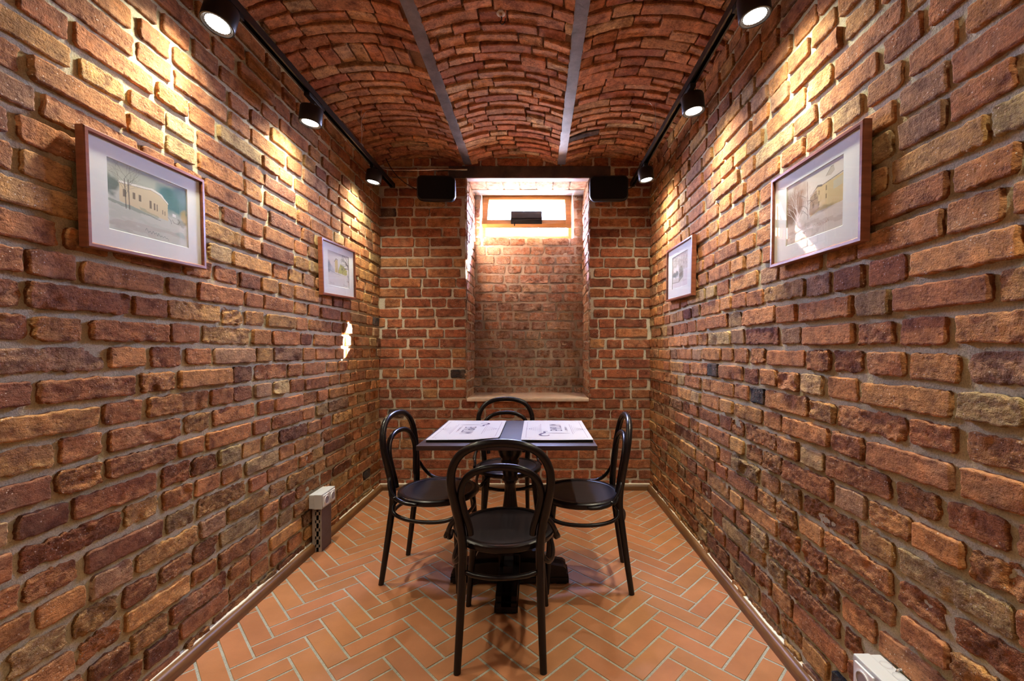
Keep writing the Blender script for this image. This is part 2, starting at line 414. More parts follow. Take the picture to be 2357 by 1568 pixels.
def wall(name, f, u0, u1, v0, v1, mats, flip, pitch=.0865, bh=.0665, pal=PAL, seed=1, cell=.009, hb=.012, hv=.004, ragf=None,
         skip=None, holes=(), coarse=None, ps=.5, wav=.007, edges=(0, 0), rough=.004, tiltv=0.0, mcell=.02, hm=.004, jt=.019, rowbow=None, phase=0.0, mg=None):
    rng = random.Random(seed); B = Big()
    # mortar bed
    us = np.arange(u0, u1+mcell, mcell); vs = np.arange(v0, v1+mcell, mcell); us[-1] = u1; vs[-1] = v1
    for hx in holes:
        us = np.unique(np.concatenate([us, [hx[0], hx[1]]])); vs = np.unique(np.concatenate([vs, [hx[2], hx[3]]]))
    U, V = np.meshgrid(us, vs, indexing='ij'); Q = gridq(len(us), len(vs), flip)
    P = f(U.ravel(), V.ravel(), (hm*fbm(U*11, V*11, seed*1.7, 2, 3)).ravel())
    if holes:
        uc = U.ravel()[Q].mean(1); vc = V.ravel()[Q].mean(1); k = np.ones(len(Q), bool)
        for hx in holes: k &= ~((uc > hx[0]) & (uc < hx[1]) & (vc > hx[2]) & (vc < hx[3]))
        Q = Q[k]
    B.add(P, Q, 0, (.5, .4, .3), 0)
    nrow = int((v1-v0)/pitch)+1; sid = seed*1000
    for r in range(nrow):
        z0 = v0+(r+phase)*pitch+(pitch-bh)*.5; z1 = z0+bh
        if z0 > v1-.02: break
        z1 = min(z1, v1)
        zc = (z0+z1)/2
        segs = [(u0, u1)]
        for hx in holes:
            if zc > hx[2]-pitch*.25 and zc < hx[3]+pitch*.25:
                segs = [s for (a, b) in segs for s in ((a, min(b, hx[0])), (max(a, hx[1]), b)) if s[1]-s[0] > .03]
        if skip: segs = [s for ab in segs for s in skip(ab, zc)]
        for (a, b) in segs:
            for (p, q) in run_row(rng, a, b, jt=jt, ps=ps if r % 2 else ps*.6, jog=1.0):
                sid += 1
                uc = (p+q)/2
                dz = wav*float(vn(uc*.9, zc*.6, seed))+(rowbow(uc) if rowbow else 0)
                rag = ragf(uc, zc, rng) if ragf else rng.random()**2*.7
                c = cell if not coarse else coarse(uc, zc)
                one_brick(B, f, p, q, z0+dz+rng.uniform(-.003, .003), z1+dz+rng.uniform(-.004, .003), c, hb+rng.uniform(-hv, hv), rag,
                          pick(rng, pal), sid, flip, rough=rough, tilt=(rng.uniform(-.004, .004), rng.uniform(-.004, .004)+tiltv))
    return B

def rag_side(uc, zc, rng):
    k = 1.0 if zc < .85 else (.55 if zc < 1.35 else .28)
    return min(1, k*(.35+.75*rng.random()) if rng.random() < .75 else rng.random()*.25)
ZT = 2.93
fl = lambda u, v, h: np.stack([XL-.013+h, u, v], 1)
fr_ = lambda u, v, h: np.stack([XR+.013-h, u, v], 1)
cs = lambda u, z: .0060 if .7 < u < 1.9 else (.011 if 1.9 <= u < 2.8 else (.014 if u >= 2.8 else .03))
o = wall('wall_left', fl, YF, YB+.03, 0, ZT, 0, False, seed=11, ragf=rag_side, coarse=cs, ps=.40, hb=.0125, hv=.005, wav=.010).build('wall_left', [M_mortar, M_brick]); tag(o, kind='structure')
o = wall('wall_right', fr_, YF, YB+.03, 0, ZT, 0, True, seed=23, ragf=rag_side, coarse=cs, ps=.40, hb=.0125, hv=.005, wav=.010).build('wall_right', [M_mortar, M_brick]); tag(o, kind='structure')
LX0, LX1, LZ0, LZ1 = -.756, .629, 2.675, 2.772
def skip_lintel(ab, z):
    a, b = ab
    if LZ0-.02 < z < LZ1+.03:
        return [s for s in ((a, min(b, LX0)), (max(a, LX1), b)) if s[1]-s[0] > .04]
    return [ab]
fb = lambda u, v, h: np.stack([u, YB+.010-h, v], 1)
rb = lambda uc, zc, rng: (.5 if zc < .7 else .2)*rng.random()+.05
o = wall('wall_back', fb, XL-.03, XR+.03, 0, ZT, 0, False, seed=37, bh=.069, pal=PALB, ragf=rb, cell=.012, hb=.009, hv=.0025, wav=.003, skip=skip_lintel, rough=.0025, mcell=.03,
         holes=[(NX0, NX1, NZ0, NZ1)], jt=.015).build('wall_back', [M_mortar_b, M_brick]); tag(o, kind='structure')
ff = lambda u, v, h: np.stack([u, YF-.010+h, v], 1)
o = wall('wall_front', ff, XL-.03, XR+.03, 0, ZT, 0, True, seed=41, pal=PALB, cell=.03, hb=.010, mcell=.08).build('wall_front', [M_mortar, M_brick]); tag(o, kind='structure')
# niche
WX0, WX1, WZ0, WZ1 = -.548, .352, 2.275, 2.72       # window opening
rn = lambda uc, zc, rng: .45+.5*rng.random()
fnb = lambda u, v, h: np.stack([u, NY+.008-h, v], 1)
o = wall('wall_niche_back', fnb, NX0-.02, NX1+.02, NZ0-.03, NZ1+.10, 0, False, seed=53, pitch=.0905, bh=.072, pal=PALN, ragf=rn, cell=.011, hb=.011, hv=.003, wav=.004,
         holes=[(WX0, WX1, WZ0, NZ1+.10)]).build('wall_niche_back', [M_mortar_b, M_brick_n]); tag(o, kind='structure')
fnl = lambda u, v, h: np.stack([NX0-.008+h, u, v], 1)
o = wall('wall_niche_left', fnl, YB-.004, NY+.02, NZ0-.03, NZ1+.10, 0, False, seed=61, pal=PALN, ragf=rn, cell=.012, hb=.010, hv=.003, wav=.002, ps=.6).build('wall_niche_left', [M_mortar_b, M_brick_n]); tag(o, kind='structure')
fnr = lambda u, v, h: np.stack([NX1+.008-h, u, v], 1)
o = wall('wall_niche_right', fnr, YB-.004, NY+.02, NZ0-.03, NZ1+.10, 0, True, seed=67, pal=PALN, ragf=rn, cell=.012, hb=.010, hv=.003, wav=.002, ps=.6).build('wall_niche_right', [M_mortar_b, M_brick_n]); tag(o, kind='structure')
# reveal of the window opening: pale plaster returns from the niche back to the frame
mb = MB()
mb.box((WX0-.02, NY+.09, (WZ0+NZ1+.1)/2), (.04, .17, NZ1+.1-WZ0+.10)); mb.box((WX1+.02, NY+.09, (WZ0+NZ1+.1)/2), (.04, .17, NZ1+.1-WZ0+.10))
mb.box(((WX0+WX1)/2, NY+.09, WZ0-.02), (WX1-WX0+.08, .17, .04)); mb.box(((WX0+WX1)/2, NY+.09, NZ1+.09), (WX1-WX0+.16, .17, .03))
o = mb.build('trim_1', mortar_mat('pale_reveal_plaster', (.66,.60,.54), (.80,.75,.68))); tag(o, kind='structure')
# niche soffit
B = Big(); fs = lambda u, v, h: np.stack([u, v, NZ1-.0-h], 1)
rng = random.Random(5)
U, V = np.meshgrid(np.linspace(NX0-.02, NX1+.02, 30), np.linspace(YB+.0, 3.93, 10), indexing='ij')
B.add(np.stack([U.ravel(), V.ravel(), np.full(U.size, NZ1+.012)], 1), gridq(30, 10), 0, (.5,.4,.3), 0)
U, V = np.meshgrid(np.linspace(NX0-.02, NX1+.02, 3), np.array([3.9, 4.4]), indexing='ij')
B.add(np.stack([U.ravel(), V.ravel(), np.full(U.size, NZ1+.05)], 1), gridq(3, 2), 0, (.5,.4,.3), 0)
U, V = np.meshgrid(np.linspace(NX0-.02, NX1+.02, 3), np.array([NZ1-.0, NZ1+.06]), indexing='ij')
B.add(np.stack([U.ravel(), np.full(U.size, 3.915), V.ravel()], 1), gridq(3, 2), 0, (.5,.4,.3), 0)
fsof = lambda u, v, h: np.stack([u, v, NZ1+.010-h], 1)
n = 7; wd = (NX1-NX0)/n
for i in range(n):
    one_brick(B, fsof, NX0+i*wd+.005, NX0+(i+1)*wd-.005, YB+.065, 3.905, .012, .008+rng.uniform(-.002, .002), .25, np.array((.55,.30,.22))*rng.uniform(.9, 1.1), 900+i, False)
o = B.build('ceiling_niche', [M_mortar_b, M_brick_n]); tag(o, kind='structure')

# vaulted ceiling
spans = [(XL-.02, BX[0]), (BX[0], BX[1]), (BX[1], XR+.02)]
def arch(x):
    z = np.full(np.shape(x), ZS)
    for a, b in spans:
        t = (x-a)/(b-a); k = (t >= 0) & (t <= 1)
        z = np.where(k, ZS+RISE*(1-(2*t-1)**2), z)
    return z
fc = lambda u, v, h: np.stack([u, v, arch(u)-h], 1)
Bc = Big()
us = np.linspace(XL-.05, XR+.05, 90); vs = np.arange(YF-.05, YB+.10, .05); U, V = np.meshgrid(us, vs, indexing='ij')
Bc.add(fc(U.ravel(), V.ravel(), (-.004+.003*fbm(U*9, V*9, 3, 2, 2)).ravel()), gridq(len(us), len(vs), False), 0, (.4,.2,.1), 0)
rng = random.Random(77); sid = 50000
for si, (a, b) in enumerate(spans):
    a2, b2 = a+(.030 if si else .0), b-(.030 if si < 2 else .0)
    v = YF+.01; r = 0
    while v < YB-.02:
        soldier = (si == 0 and 2.28 < v < 2.36)
        pitch = .150 if soldier else .0775*rng.uniform(.93, 1.07)
        v1 = v+pitch-.008
        if soldier: row = [(a2+k*.083+.004, a2+(k+1)*.083-.004) for k in range(int((b2-a2)/.083))]
        else: row = run_row(rng, a2, b2, st=.272, hd=.13, jt=.007, ps=.95, mn=.03, jog=1.0)
        for (p, q) in row:
            sid += 1; far = v > 1.4
            c = .011 if 1.6 < v < 2.5 else (.014 if v >= 2.5 else .04)
            bow = .012*math.sin((p+q)/2*5+si)+.006*float(vn((p+q)*3, v*2, si))
            ds = rng.uniform(-.03, .03) if soldier else 0
            one_brick(Bc, fc, p, q, v+bow+rng.uniform(-.004, .004), min(v1+bow+rng.uniform(-.005, .003), YB+.03), c, .018+rng.uniform(-.006, .007), .05+.28*rng.random(), pick(rng, PALC), sid, False,
                      rough=.0035, tilt=(rng.uniform(-.008, .008), rng.uniform(-.016, .003)), rc=.003)
        v += pitch; r += 1
o = Bc.build('ceiling', [M_mortar_c, M_brick_c]); tag(o, kind='structure')

# ------------------------------------------------------------------ floor: herringbone terracotta
B = Big()
U, V = np.meshgrid(np.linspace(XL-.05, XR+.05, 3), np.linspace(YF-.05, YB+.06, 3), indexing='ij')
B.add(np.stack([U.ravel(), V.ravel(), np.full(U.size, -.0022)], 1), gridq(3, 3, False), 0, (.4,.4,.4), 0)
TW, TL, G = .0840, .2620, .0095
rng = random.Random(9); r2 = math.sqrt(.5); X0, Y0 = .0131, 1.7753
def tile(cx, cy, sx, sy):
    # cx,cy corner in lattice space (axes at 45 degrees), sx,sy size with joint
    x0, x1, y0, y1 = cx+G/2, cx+sx-G/2, cy+G/2, cy+sy-G/2
    mx, my = (x0+x1)/2, (y0+y1)/2
    wx, wy = X0+(mx-my)*r2, Y0+(mx+my)*r2
    if not (XL-.08 < wx < XR+.08 and YF-.1 < wy < YB+.1): return
    V = []; z = rng.uniform(-.0004, .0004); tx, ty = rng.uniform(-.0008, .0008), rng.uniform(-.0008, .0008)
    for (ins, zz) in ((.0, -.004), (.0, -.0012), (.0006, -.0004), (.0016, 0)):
        for (a, b) in ((x0+ins, y0+ins), (x1-ins, y0+ins), (x1-ins, y1-ins), (x0+ins, y1-ins)):
            V.append((X0+(a-b)*r2, Y0+(a+b)*r2, zz+z))
    Q = [(i*4+j, i*4+(j+1) % 4, (i+1)*4+(j+1) % 4, (i+1)*4+j) for i in range(3) for j in range(4)]+[(12, 13, 14, 15)]
    k = rng.uniform(.92, 1.07); c = np.array((.40, .170, .078))*k; c[1] *= rng.uniform(.96, 1.05)
    B.add(np.array(V), np.array(Q), 1, c, 0)
for m_ in range(-14, 15):
    for k in range(-45, 60):
        ox, oy = k*TW+m_*TL, k*TW-m_*TL
        tile(ox, oy, TL, TW)
        tile(ox+TL, oy+TW-TL, TW, TL)
o = B.build('floor', [M_grout, M_tile], smooth=False); tag(o, kind='structure')

# baseboards: bullnose oak strip with a cream line of filler on top
def prof(flip=1):
    p = [(0, 0), (.030, 0)]
    for i in range(0, 9):
        t = i/8*math.pi/2; p.append((.030-.018*(1-math.cos(t)), .022+.024*math.sin(t)))
    return p+[(0, .046)]
P = prof()
for nm, build_ in (('left', lambda mb: mb.prism([(XL-.002+a, b) for a, b in P], 'y', YF, YB)), ('right', lambda mb: mb.prism([(XR+.002-a, b) for a, b in P], 'y', YF, YB))):
    mb = MB(); build_(mb); o = mb.build('baseboard_'+nm, M_base, smooth=True); tag(o, kind='structure')
    mb = MB(); s = 1 if nm == 'left' else -1; xx = XL if nm == 'left' else XR; n = 120; V = []; Fs = []
    for i in range(n+1):
        y = YF+(YB-YF)*i/n; wv = .0045+.0035*float(vn(y*9, 3.3, s)); hz = .050+.003*float(vn(y*13, 7.7, s))
        V += [(xx-s*.010, y, .044), (xx+s*wv, y, .044), (xx+s*wv*.8, y, hz), (xx-s*.010, y, hz+.004)]
    for i in range(n):
        for j in range(3): Fs.append((i*4+j, i*4+j+1, i*4+j+5, i*4+j+4))
    mb.put(V, Fs); mb.build('filler_line', M_caulk, o, smooth=True)
mb = MB(); mb.prism([(YB+.002-a, b) for a, b in P], 'x', XL, XR); ob = mb.build('baseboard_back', M_base_x, smooth=True); tag(ob, kind='structure')
mb = MB(); mb.prism([(YB+.01, .044), (YB-.010, .044), (YB-.008, .052), (YB+.01, .055)], 'x', XL, XR); mb.build('filler_line', M_caulk, ob)

# ------------------------------------------------------------------ steel beams
for i, x in enumerate(BX):
    mb = MB(); mb.box((x, (YF+YB)/2, ZS+.001), (.068, YB-YF, .010), bev=.0015); mb.box((x, (YF+YB)/2, ZS+.05), (.006, YB-YF+.02, .10))
    o = mb.build('steel_beam', M_beam)
    tag(o, ['left grey steel beam running lengthwise between brick ceiling vaults', 'right grey steel beam running lengthwise between brick ceiling vaults'][i], 'beam', 'ceiling beams')
mb = MB(); mb.box(((LX0+LX1)/2, YB+.030, (LZ0+LZ1)/2), (LX1-LX0, .075, LZ1-LZ0), bev=.004)
lint = mb.build('steel_lintel', M_lintel); tag(lint, 'dark rusty steel lintel across the top of the window niche', 'lintel')
mb = MB(); mb.box(((NX0+NX1)/2, YB+.030, LZ0-.003), (NX1-NX0+.01, .070, .010)); mb.build('bottom_flange', M_flange, lint)
mb = MB(); mb.box(((NX0+NX1)/2, 4.02, NZ1+.030), (NX1-NX0+.02, .19, .012)); 
o = mb.build('steel_plate', M_flange); tag(o, 'flat steel plate above the window at the inner end of niche', 'plate')

# ------------------------------------------------------------------ window sill and window
mb = MB(); mb.box(((NX0+NX1)/2, (YB+NY)/2-.006, NZ0-.014), (NX1-NX0, NY-YB+.030, .030), bev=.008)
def stone(name, a, b_):
    m = mat(name, rough=.3, spec=.5); b = m.node_tree.nodes['Principled BSDF']; g = nd(m, 'ShaderNodeNewGeometry').outputs['Position']
    n1 = noise(m, g, 14, 6, .7); lk(m, ramp(m, n1.outputs[0], [(.35, a), (.65, b_)]).outputs[0], b.inputs['Base Color']); return m
o = mb.build('window_sill', stone('cream_marble', (.62,.50,.40), (.74,.64,.54)), smooth=True); tag(o, 'cream stone sill along the bottom of the window niche', 'sill')

win = empty('window_1', ((WX0+WX1)/2, NY+.09, WZ0)); tag(win, kind='structure')
wx0, wx1, wz0, wz1 = WX0-(WX0+WX1)/2, WX1-(WX0+WX1)/2, 0, WZ1-WZ0
def rectframe(mb, x0, x1, z0, z1, t, y0, y1):
    mb.box(((x0+t/2), (y0+y1)/2, (z0+z1)/2), (t, y1-y0, z1-z0), bev=.002); mb.box(((x1-t/2), (y0+y1)/2, (z0+z1)/2), (t, y1-y0, z1-z0), bev=.002)
    mb.box(((x0+x1)/2, (y0+y1)/2, z0+t/2), (x1-x0-2*t, y1-y0, t), bev=.002); mb.box(((x0+x1)/2, (y0+y1)/2, z1-t/2), (x1-x0-2*t, y1-y0, t), bev=.002)
mb = MB(); rectframe(mb, wx0+.010, wx1-.010, wz0, wz1, .038, -.035, .035); rectframe(mb, wx0+.044, wx1-.044, wz0+.034, wz1-.034, .014, -.005, .030)
mb.build('window_frame', M_pine, win)
sash = empty('sash', (0, -.045, wz1-.035)); sash.parent = win; sash.rotation_euler = (R(-27), 0, 0)
sh = .362
mb = MB(); rectframe(mb, wx0+.030, wx1-.030, -sh, 0, .052, -.028, .028)
mb.build('sash_frame', M_pine, sash)
gx = (wx1-wx0-.155)/2; mk('sash_glass', [(-gx, 0, -sh+.047), (gx, 0, -sh+.047), (gx, 0, -.047), (-gx, 0, -.047)], [(0, 1, 2, 3)], M_pane, sash)
mb = MB(); mb.box((0, -.058, -sh+.048), (.290, .055, .110), bev=.004); mb.box((0, -.088, -sh+.040), (.285, .006, .055), bev=.002)
mb.tube([(-.11, -.05, -sh-.012), (-.11, -.05, -sh-.045)], .004)
mb.build('window_opener', M_blackpl, sash)

# ------------------------------------------------------------------ bentwood chairs
def make_chair():
    root = empty('bentwood_chair')
    # seat
    prof = [(0.0, .448), (.176, .448), (.180, .4515), (.186, .4535), (.203, .4535), (.211, .449), (.213, .440), (.211, .428), (.204, .423), (.190, .424), (.186, .438), (0.0, .440)]
    mb = MB(); mb.lathe(prof[1:11][::-1]+[], 72); 
    # ring closed by itself: rebuild as closed profile
    mb = MB(); seg = 72; ring = prof[2:11]; V = []; Fs = []; n = len(ring)
    for j in range(seg):
        a = 2*math.pi*j/seg
        for (r, z) in ring: V.append((r*math.cos(a), r*math.sin(a), z))
    for j in range(seg):
        for i in range(n):
            Fs.append((j*n+i, j*n+(i+1) % n, ((j+1) % seg)*n+(i+1) % n, ((j+1) % seg)*n+i))
    mb.put(V, Fs); mb.build('seat_rim', M_black, root, smooth=True)
    mb = MB(); mb.lathe([(.187, .436), (.187, .4475), (.180, .4490), (.12, .4478), (.02, .4470)], 72); mb.build('seat', M_seat, root, smooth=True)
    half = [(-.245, .160, 0), (-.222, .154, .16), (-.200, .149, .32), (-.188, .148, .42), (-.189, .154, .50), (-.200, .172, .595), (-.213, .187, .68), (-.225, .182, .752),
            (-.235, .146, .812), (-.241, .082, .844), (-.243, 0, .853)]
    full = half+[(x, -y, z) for x, y, z in half[:-1][::-1]]
    mb = MB(); mb.tube(full, [.0135, .0160, .0175, .0178, .0165, .0160, .0158, .0160, .0165, .0178, .0175, .0160, .0135], seg=14, n=8); mb.build('back_hoop', M_black, root, smooth=True)
    half = [(-.182, .120, .487), (-.186, .124, .52), (-.194, .145, .595), (-.204, .153, .660), (-.216, .128, .718), (-.223, .073, .750), (-.226, 0, .759)]
    full = half+[(x, -y, z) for x, y, z in half[:-1][::-1]]
    mb = MB(); mb.tube(full, [.0135, .0140, .0138, .0138, .0138, .0140, .0135], seg=12, n=8); mb.build('inner_hoop', M_black, root, smooth=True)
    for s in (1, -1):
        mb = MB(); mb.tube([(.142, s*.142, .430), (.146, s*.146, .38), (.158, s*.162, .22), (.172, s*.182, 0)], [.0190, .0185, .0165, .0145, .0120], seg=14, n=6)
        mb.build('leg', M_black, root, smooth=True)
        mb = MB(); mb.tube([(-.192, s*.171, .555), (-.186, s*.190, .535), (-.172, s*.206, .500), (-.140, s*.214, .462), (-.095, s*.213, .442), (-.045, s*.219, .438), (-.030, s*.217, .438)],
                           [.0085, .0100, .0100, .0095, .0075], seg=10, n=6)
        mb.tube([(-.172, s*.206, .500), (-.165, s*.218, .478), (-.150, s*.222, .466), (-.138, s*.216, .470)], [.009, .008, .006], seg=8, n=5)
        mb.build('side_brace', M_black, root, smooth=True)
        mb = MB(); mb.tube([(-.168, s*.140, .424), (-.180, s*.158, .405), (-.165, s*.180, .375), (-.100, s*.198, .356), (-.01, s*.206, .350), (.085, s*.200, .354), (.150, s*.184, .372), (.172, s*.166, .402), (.160, s*.140, .424)],
                           .0095, seg=10, n=7)
        mb.build('stretcher', M_black, root, smooth=True)
    mb = MB(); mb.tube([(-.196, .140, .350), (-.215, .090, .345), (-.228, 0, .343), (-.215, -.090, .345), (-.196, -.140, .350)], .0095, seg=10, n=7)
    mb.build('stretcher', M_black, root, smooth=True)
    mb = MB(); mb.tube([(.150, .140, .358), (.178, .075, .352), (.185, 0, .350), (.178, -.075, .352), (.150, -.140, .358)], .0095, seg=10, n=7)
    mb.build('stretcher', M_black, root, smooth=True)
    return root
ch = make_chair()
CH = [((-.138, 1.823, 0), 90.5, 'black bentwood chair nearest the viewer, its back turned to the camera'),
      ((-.532, 2.300, 0), -7.5, 'black bentwood chair at the left end of table, facing right'),
      ((.230, 2.262, 0), 176.5, 'black bentwood chair at the right end of table, facing left'),
      ((-.185, 2.760, 0), -81.0, 'black bentwood chair behind the table, under the window sill')]
for i, (p, a, lab) in enumerate(CH):
    o = ch if i == 0 else copy_tree(ch)
    o.location = p; o.rotation_euler = (0, 0, R(a)); tag(o, lab, 'chair', 'bentwood chairs round the table')

# ------------------------------------------------------------------ table
TX0, TX1, TY0, TY1 = -.565, .283, 1.988, 2.700
tb = empty('pedestal_table', ((-.140), 2.225, 0), label='dark wood pedestal table with a cross foot between four chairs', cat='table')
mb = MB(); mb.box(((TX0+TX1)/2+.140, (TY0+TY1)/2-2.225, .739), (TX1-TX0, TY1-TY0, .022), bev=.002); mb.build('tabletop', M_top, tb)
mb = MB(); mb.box((0, .06, .721), (.42, .30, .014), bev=.003); mb.box((0, 0, .712), (.16, .16, .022), bev=.006); mb.build('mounting_plate', M_black, tb)
mb = MB()
mb.lathe([(.052, .120), (.056, .150), (.048, .165), (.040, .180), (.046, .215), (.052, .28), (.046, .34), (.036, .40), (.030, .46), (.029, .50), (.036, .515), (.043, .525), (.036, .54), (.040, .56), (.042, .60),
          (.048, .615), (.044, .63), (.058, .65), (.066, .675), (.070, .703)], 40)
mb.build('column', M_black, tb, smooth=True)
mb = MB(); mb.box((0, 0, .100), (.115, .115, .12), bev=.008); mb.build('hub', M_black, tb)
# foot profile in (r, z)
sp = [(.02, .035), (.30, .035), (.30, .052), (.290, .055), (.290, .078), (.275, .090), (.215, .100), (.190, .108), (.178, .125), (.165, .150), (.140, .158), (.115, .158), (.098, .170), (.090, .190), (.07, .205), (.02, .205)]
low = [(.02, .0), (.285, .0), (.285, .012), (.295, .012), (.295, .035), (.02, .035)]
for k in range(4):
    a = k*math.pi/2-math.pi/2; rot = Matrix.Rotation(a, 3, 'Z')
    mb = MB(); n = len(sp)
    for poly, wd in ((sp[:7]+[(.10, .112), (.02, .112)], .098), (sp, .045)):
        q = MB().prism(poly, 'y', -wd/2, wd/2); mb.put([rot @ Vector(v) for v in q.v], q.f)
    q = MB().prism([(.02, .010), (.302, .010), (.302, .036), (.02, .036)], 'y', -.053, .053); mb.put([rot @ Vector(v) for v in q.v], q.f)
    q = MB().prism([(.24, .0), (.290, .0), (.290, .012), (.24, .012)], 'y', -.045, .045); mb.put([rot @ Vector(v) for v in q.v], q.f)
    mb.build('foot', M_black, tb)

# ------------------------------------------------------------------ menus
def text_mesh(body, size, sx=1, align='CENTER'):
    cu = bpy.data.curves.new('t', 'FONT'); cu.body = body; cu.size = size; cu.align_x = align; cu.align_y = 'CENTER'
    o = bpy.data.objects.new('t', cu); C.objects.link(o)
    dg = bpy.context.evaluated_depsgraph_get(); me = bpy.data.meshes.new_from_object(o.evaluated_get(dg))
    V = [(v.co.x*sx, v.co.y, 0) for v in me.vertices]; Fs = [tuple(p.vertices) for p in me.polygons]
    bpy.data.objects.remove(o); bpy.data.curves.remove(cu); bpy.data.meshes.remove(me)
    return V, Fs
TXT1 = text_mesh('EMPLUM', .094, .58); TXT2 = text_mesh('LUBLIN', .020, 1.9)
def make_menu(cx, cy, rot, mirror, label, curl):
    """page: local X runs up the page (towards its top), local Y across it"""
    PW, PH = .352, .560       # X, Y extents
    root = empty('menu', (cx, cy, .7502), (0, 0, rot), label, 'menu', 'paper menus on the table')
    def zf(x, y):   # gentle waves, one lifted corner
        z = .0125+.0018*math.sin(x*14+1)*math.sin(y*6+2)
        c = curl
        if c: 
            d = max(0, 1-math.hypot((x-c[0]*PW/2)/.14, (y-c[1]*PH/2)/.11)); z += .010*d*d*(3-2*d)
        return z
    n, m = 36, 40; V = []; Fs = []
    for k, dz in ((0, 0), (1, -.0012)):
        for i in range(n+1):
            for j in range(m+1):
                x, y = PW*(i/n-.5), PH*(j/m-.5); V.append((x, y, zf(x, y)+dz))
    q = (n+1)*(m+1)
    for i in range(n):
        for j in range(m):
            a = i*(m+1)+j; Fs.append((a, a+m+1, a+m+2, a+1)); Fs.append((q+a, q+a+1, q+a+m+2, q+a+m+1))
    ring = [i*(m+1) for i in range(n+1)]+[n*(m+1)+j for j in range(1, m+1)]+[i*(m+1)+m for i in range(n-1, -1, -1)]+[j for j in range(m-1, 0, -1)]
    for a, b in zip(ring, ring[1:]+ring[:1]): Fs.append((a, q+a, q+b, b))
    mk('page', V, Fs, M_menu, root, smooth=False)
    mb = MB(); mb.box((0, 0, .0048), (PW-.004, PH-.004, .0094), bev=.0015); mb.build('cover_board', M_blackpl, root)
    def lay(V, Fs, mb, fx):
        mb.put([(fx(v)[0], fx(v)[1], zf(*fx(v))+.0006) for v in V], Fs)
    ink = MB(); lay(TXT1[0], TXT1[1], ink, lambda v: (v[1]*1.0-.010, -v[0]+(-.040)))
    # script initial T: stem, hook and swash
    def ribbon(mb, pts, wd, n=8):
        P = catmull([(a, b, 0) for a, b in pts], n); Vv = []; ff = []
        for i, p in enumerate(P):
            t = (P[min(i+1, len(P)-1)]-P[max(i-1, 0)]).normalized(); nn = Vector((-t.y, t.x, 0)); s = i/(len(P)-1)
            ww = wd*(.35+.65*math.sin(math.pi*min(1, max(0, s)))); Vv += [p+nn*ww/2, p-nn*ww/2]
        for i in range(len(P)-1): ff.append((2*i, 2*i+1, 2*i+3, 2*i+2))
        mb.put([(v.x, v.y, zf(v.x, v.y)+.0007) for v in Vv], ff)
    ribbon(ink, [(-.074, .122), (-.03, .121), (.01, .121), (.055, .122)], .007)
    ribbon(ink, [(.040, .078), (.060, .084), (.058, .112), (.082, .150), (.074, .182), (.046, .184), (.034, .165)], .014)
    ink.build('title_lettering', M_ink, root)
    ln = MB()
    def line(x0, y0, x1, y1, wd=.0013):
        d = Vector((x1-x0, y1-y0, 0)).normalized(); nn = Vector((-d.y, d.x, 0))*wd/2; k = max(2, int(math.hypot(x1-x0, y1-y0)/.02)); Vv = []; ff = []
        for i in range(k+1):
            p = Vector((x0+(x1-x0)*i/k, y0+(y1-y0)*i/k, 0)); Vv += [p+nn, p-nn]
        for i in range(k): ff.append((2*i, 2*i+1, 2*i+3, 2*i+2))
        ln.put([(v.x, v.y, zf(v.x, v.y)+.0007) for v in Vv], ff)
    hx, hy, c = PW/2-.022, PH/2-.026, .020
    for s in (1, -1):
        line(s*hx, -hy+c, s*hx, hy-c, .0018); line(-hx+c, s*hy, hx-c, s*hy, .0012)
        for s2 in (1, -1):
            line(s*hx, s2*(hy-c), s*(hx-c*.7), s2*(hy-c)); line(s*(hx-c*.7), s2*(hy-c), s*(hx-c), s2*(hy-c*.6)); line(s*(hx-c), s2*(hy-c*.6), s*(hx-c), s2*hy)
        x = s*.083-.006; line(x, -.145, x, .145, .0020); x += s*.009; line(x, -.115, x, .115, .0014)
        for k in range(5):
            x += s*.0105; wv = .075-.016*k
            for q_ in range(-3, 4): line(x-s*.003, q_*wv/3.4-.005, x+s*.003, q_*wv/3.4+.004, .0016)
        x += s*.014; line(x-.005, 0, x+.005, 0, .006)
    lay(TXT2[0], TXT2[1], ln, lambda v: (v[1]-.062, -v[0]))
    line(-.062, .085, -.062, .091, .004); line(-.062, -.091, -.062, -.085, .004)
    ln.build('printed_lines', M_line, root)
    return root
# right menu is read from the right end of the table, left menu from the left end
make_menu(.098, 2.345, R(180), 1, 'paper menu on the right half of the table top, lying flat', None)
make_menu(-.365, 2.345, 0, 1, 'paper menu on the left half of table top, one corner lifted', (1, -1))

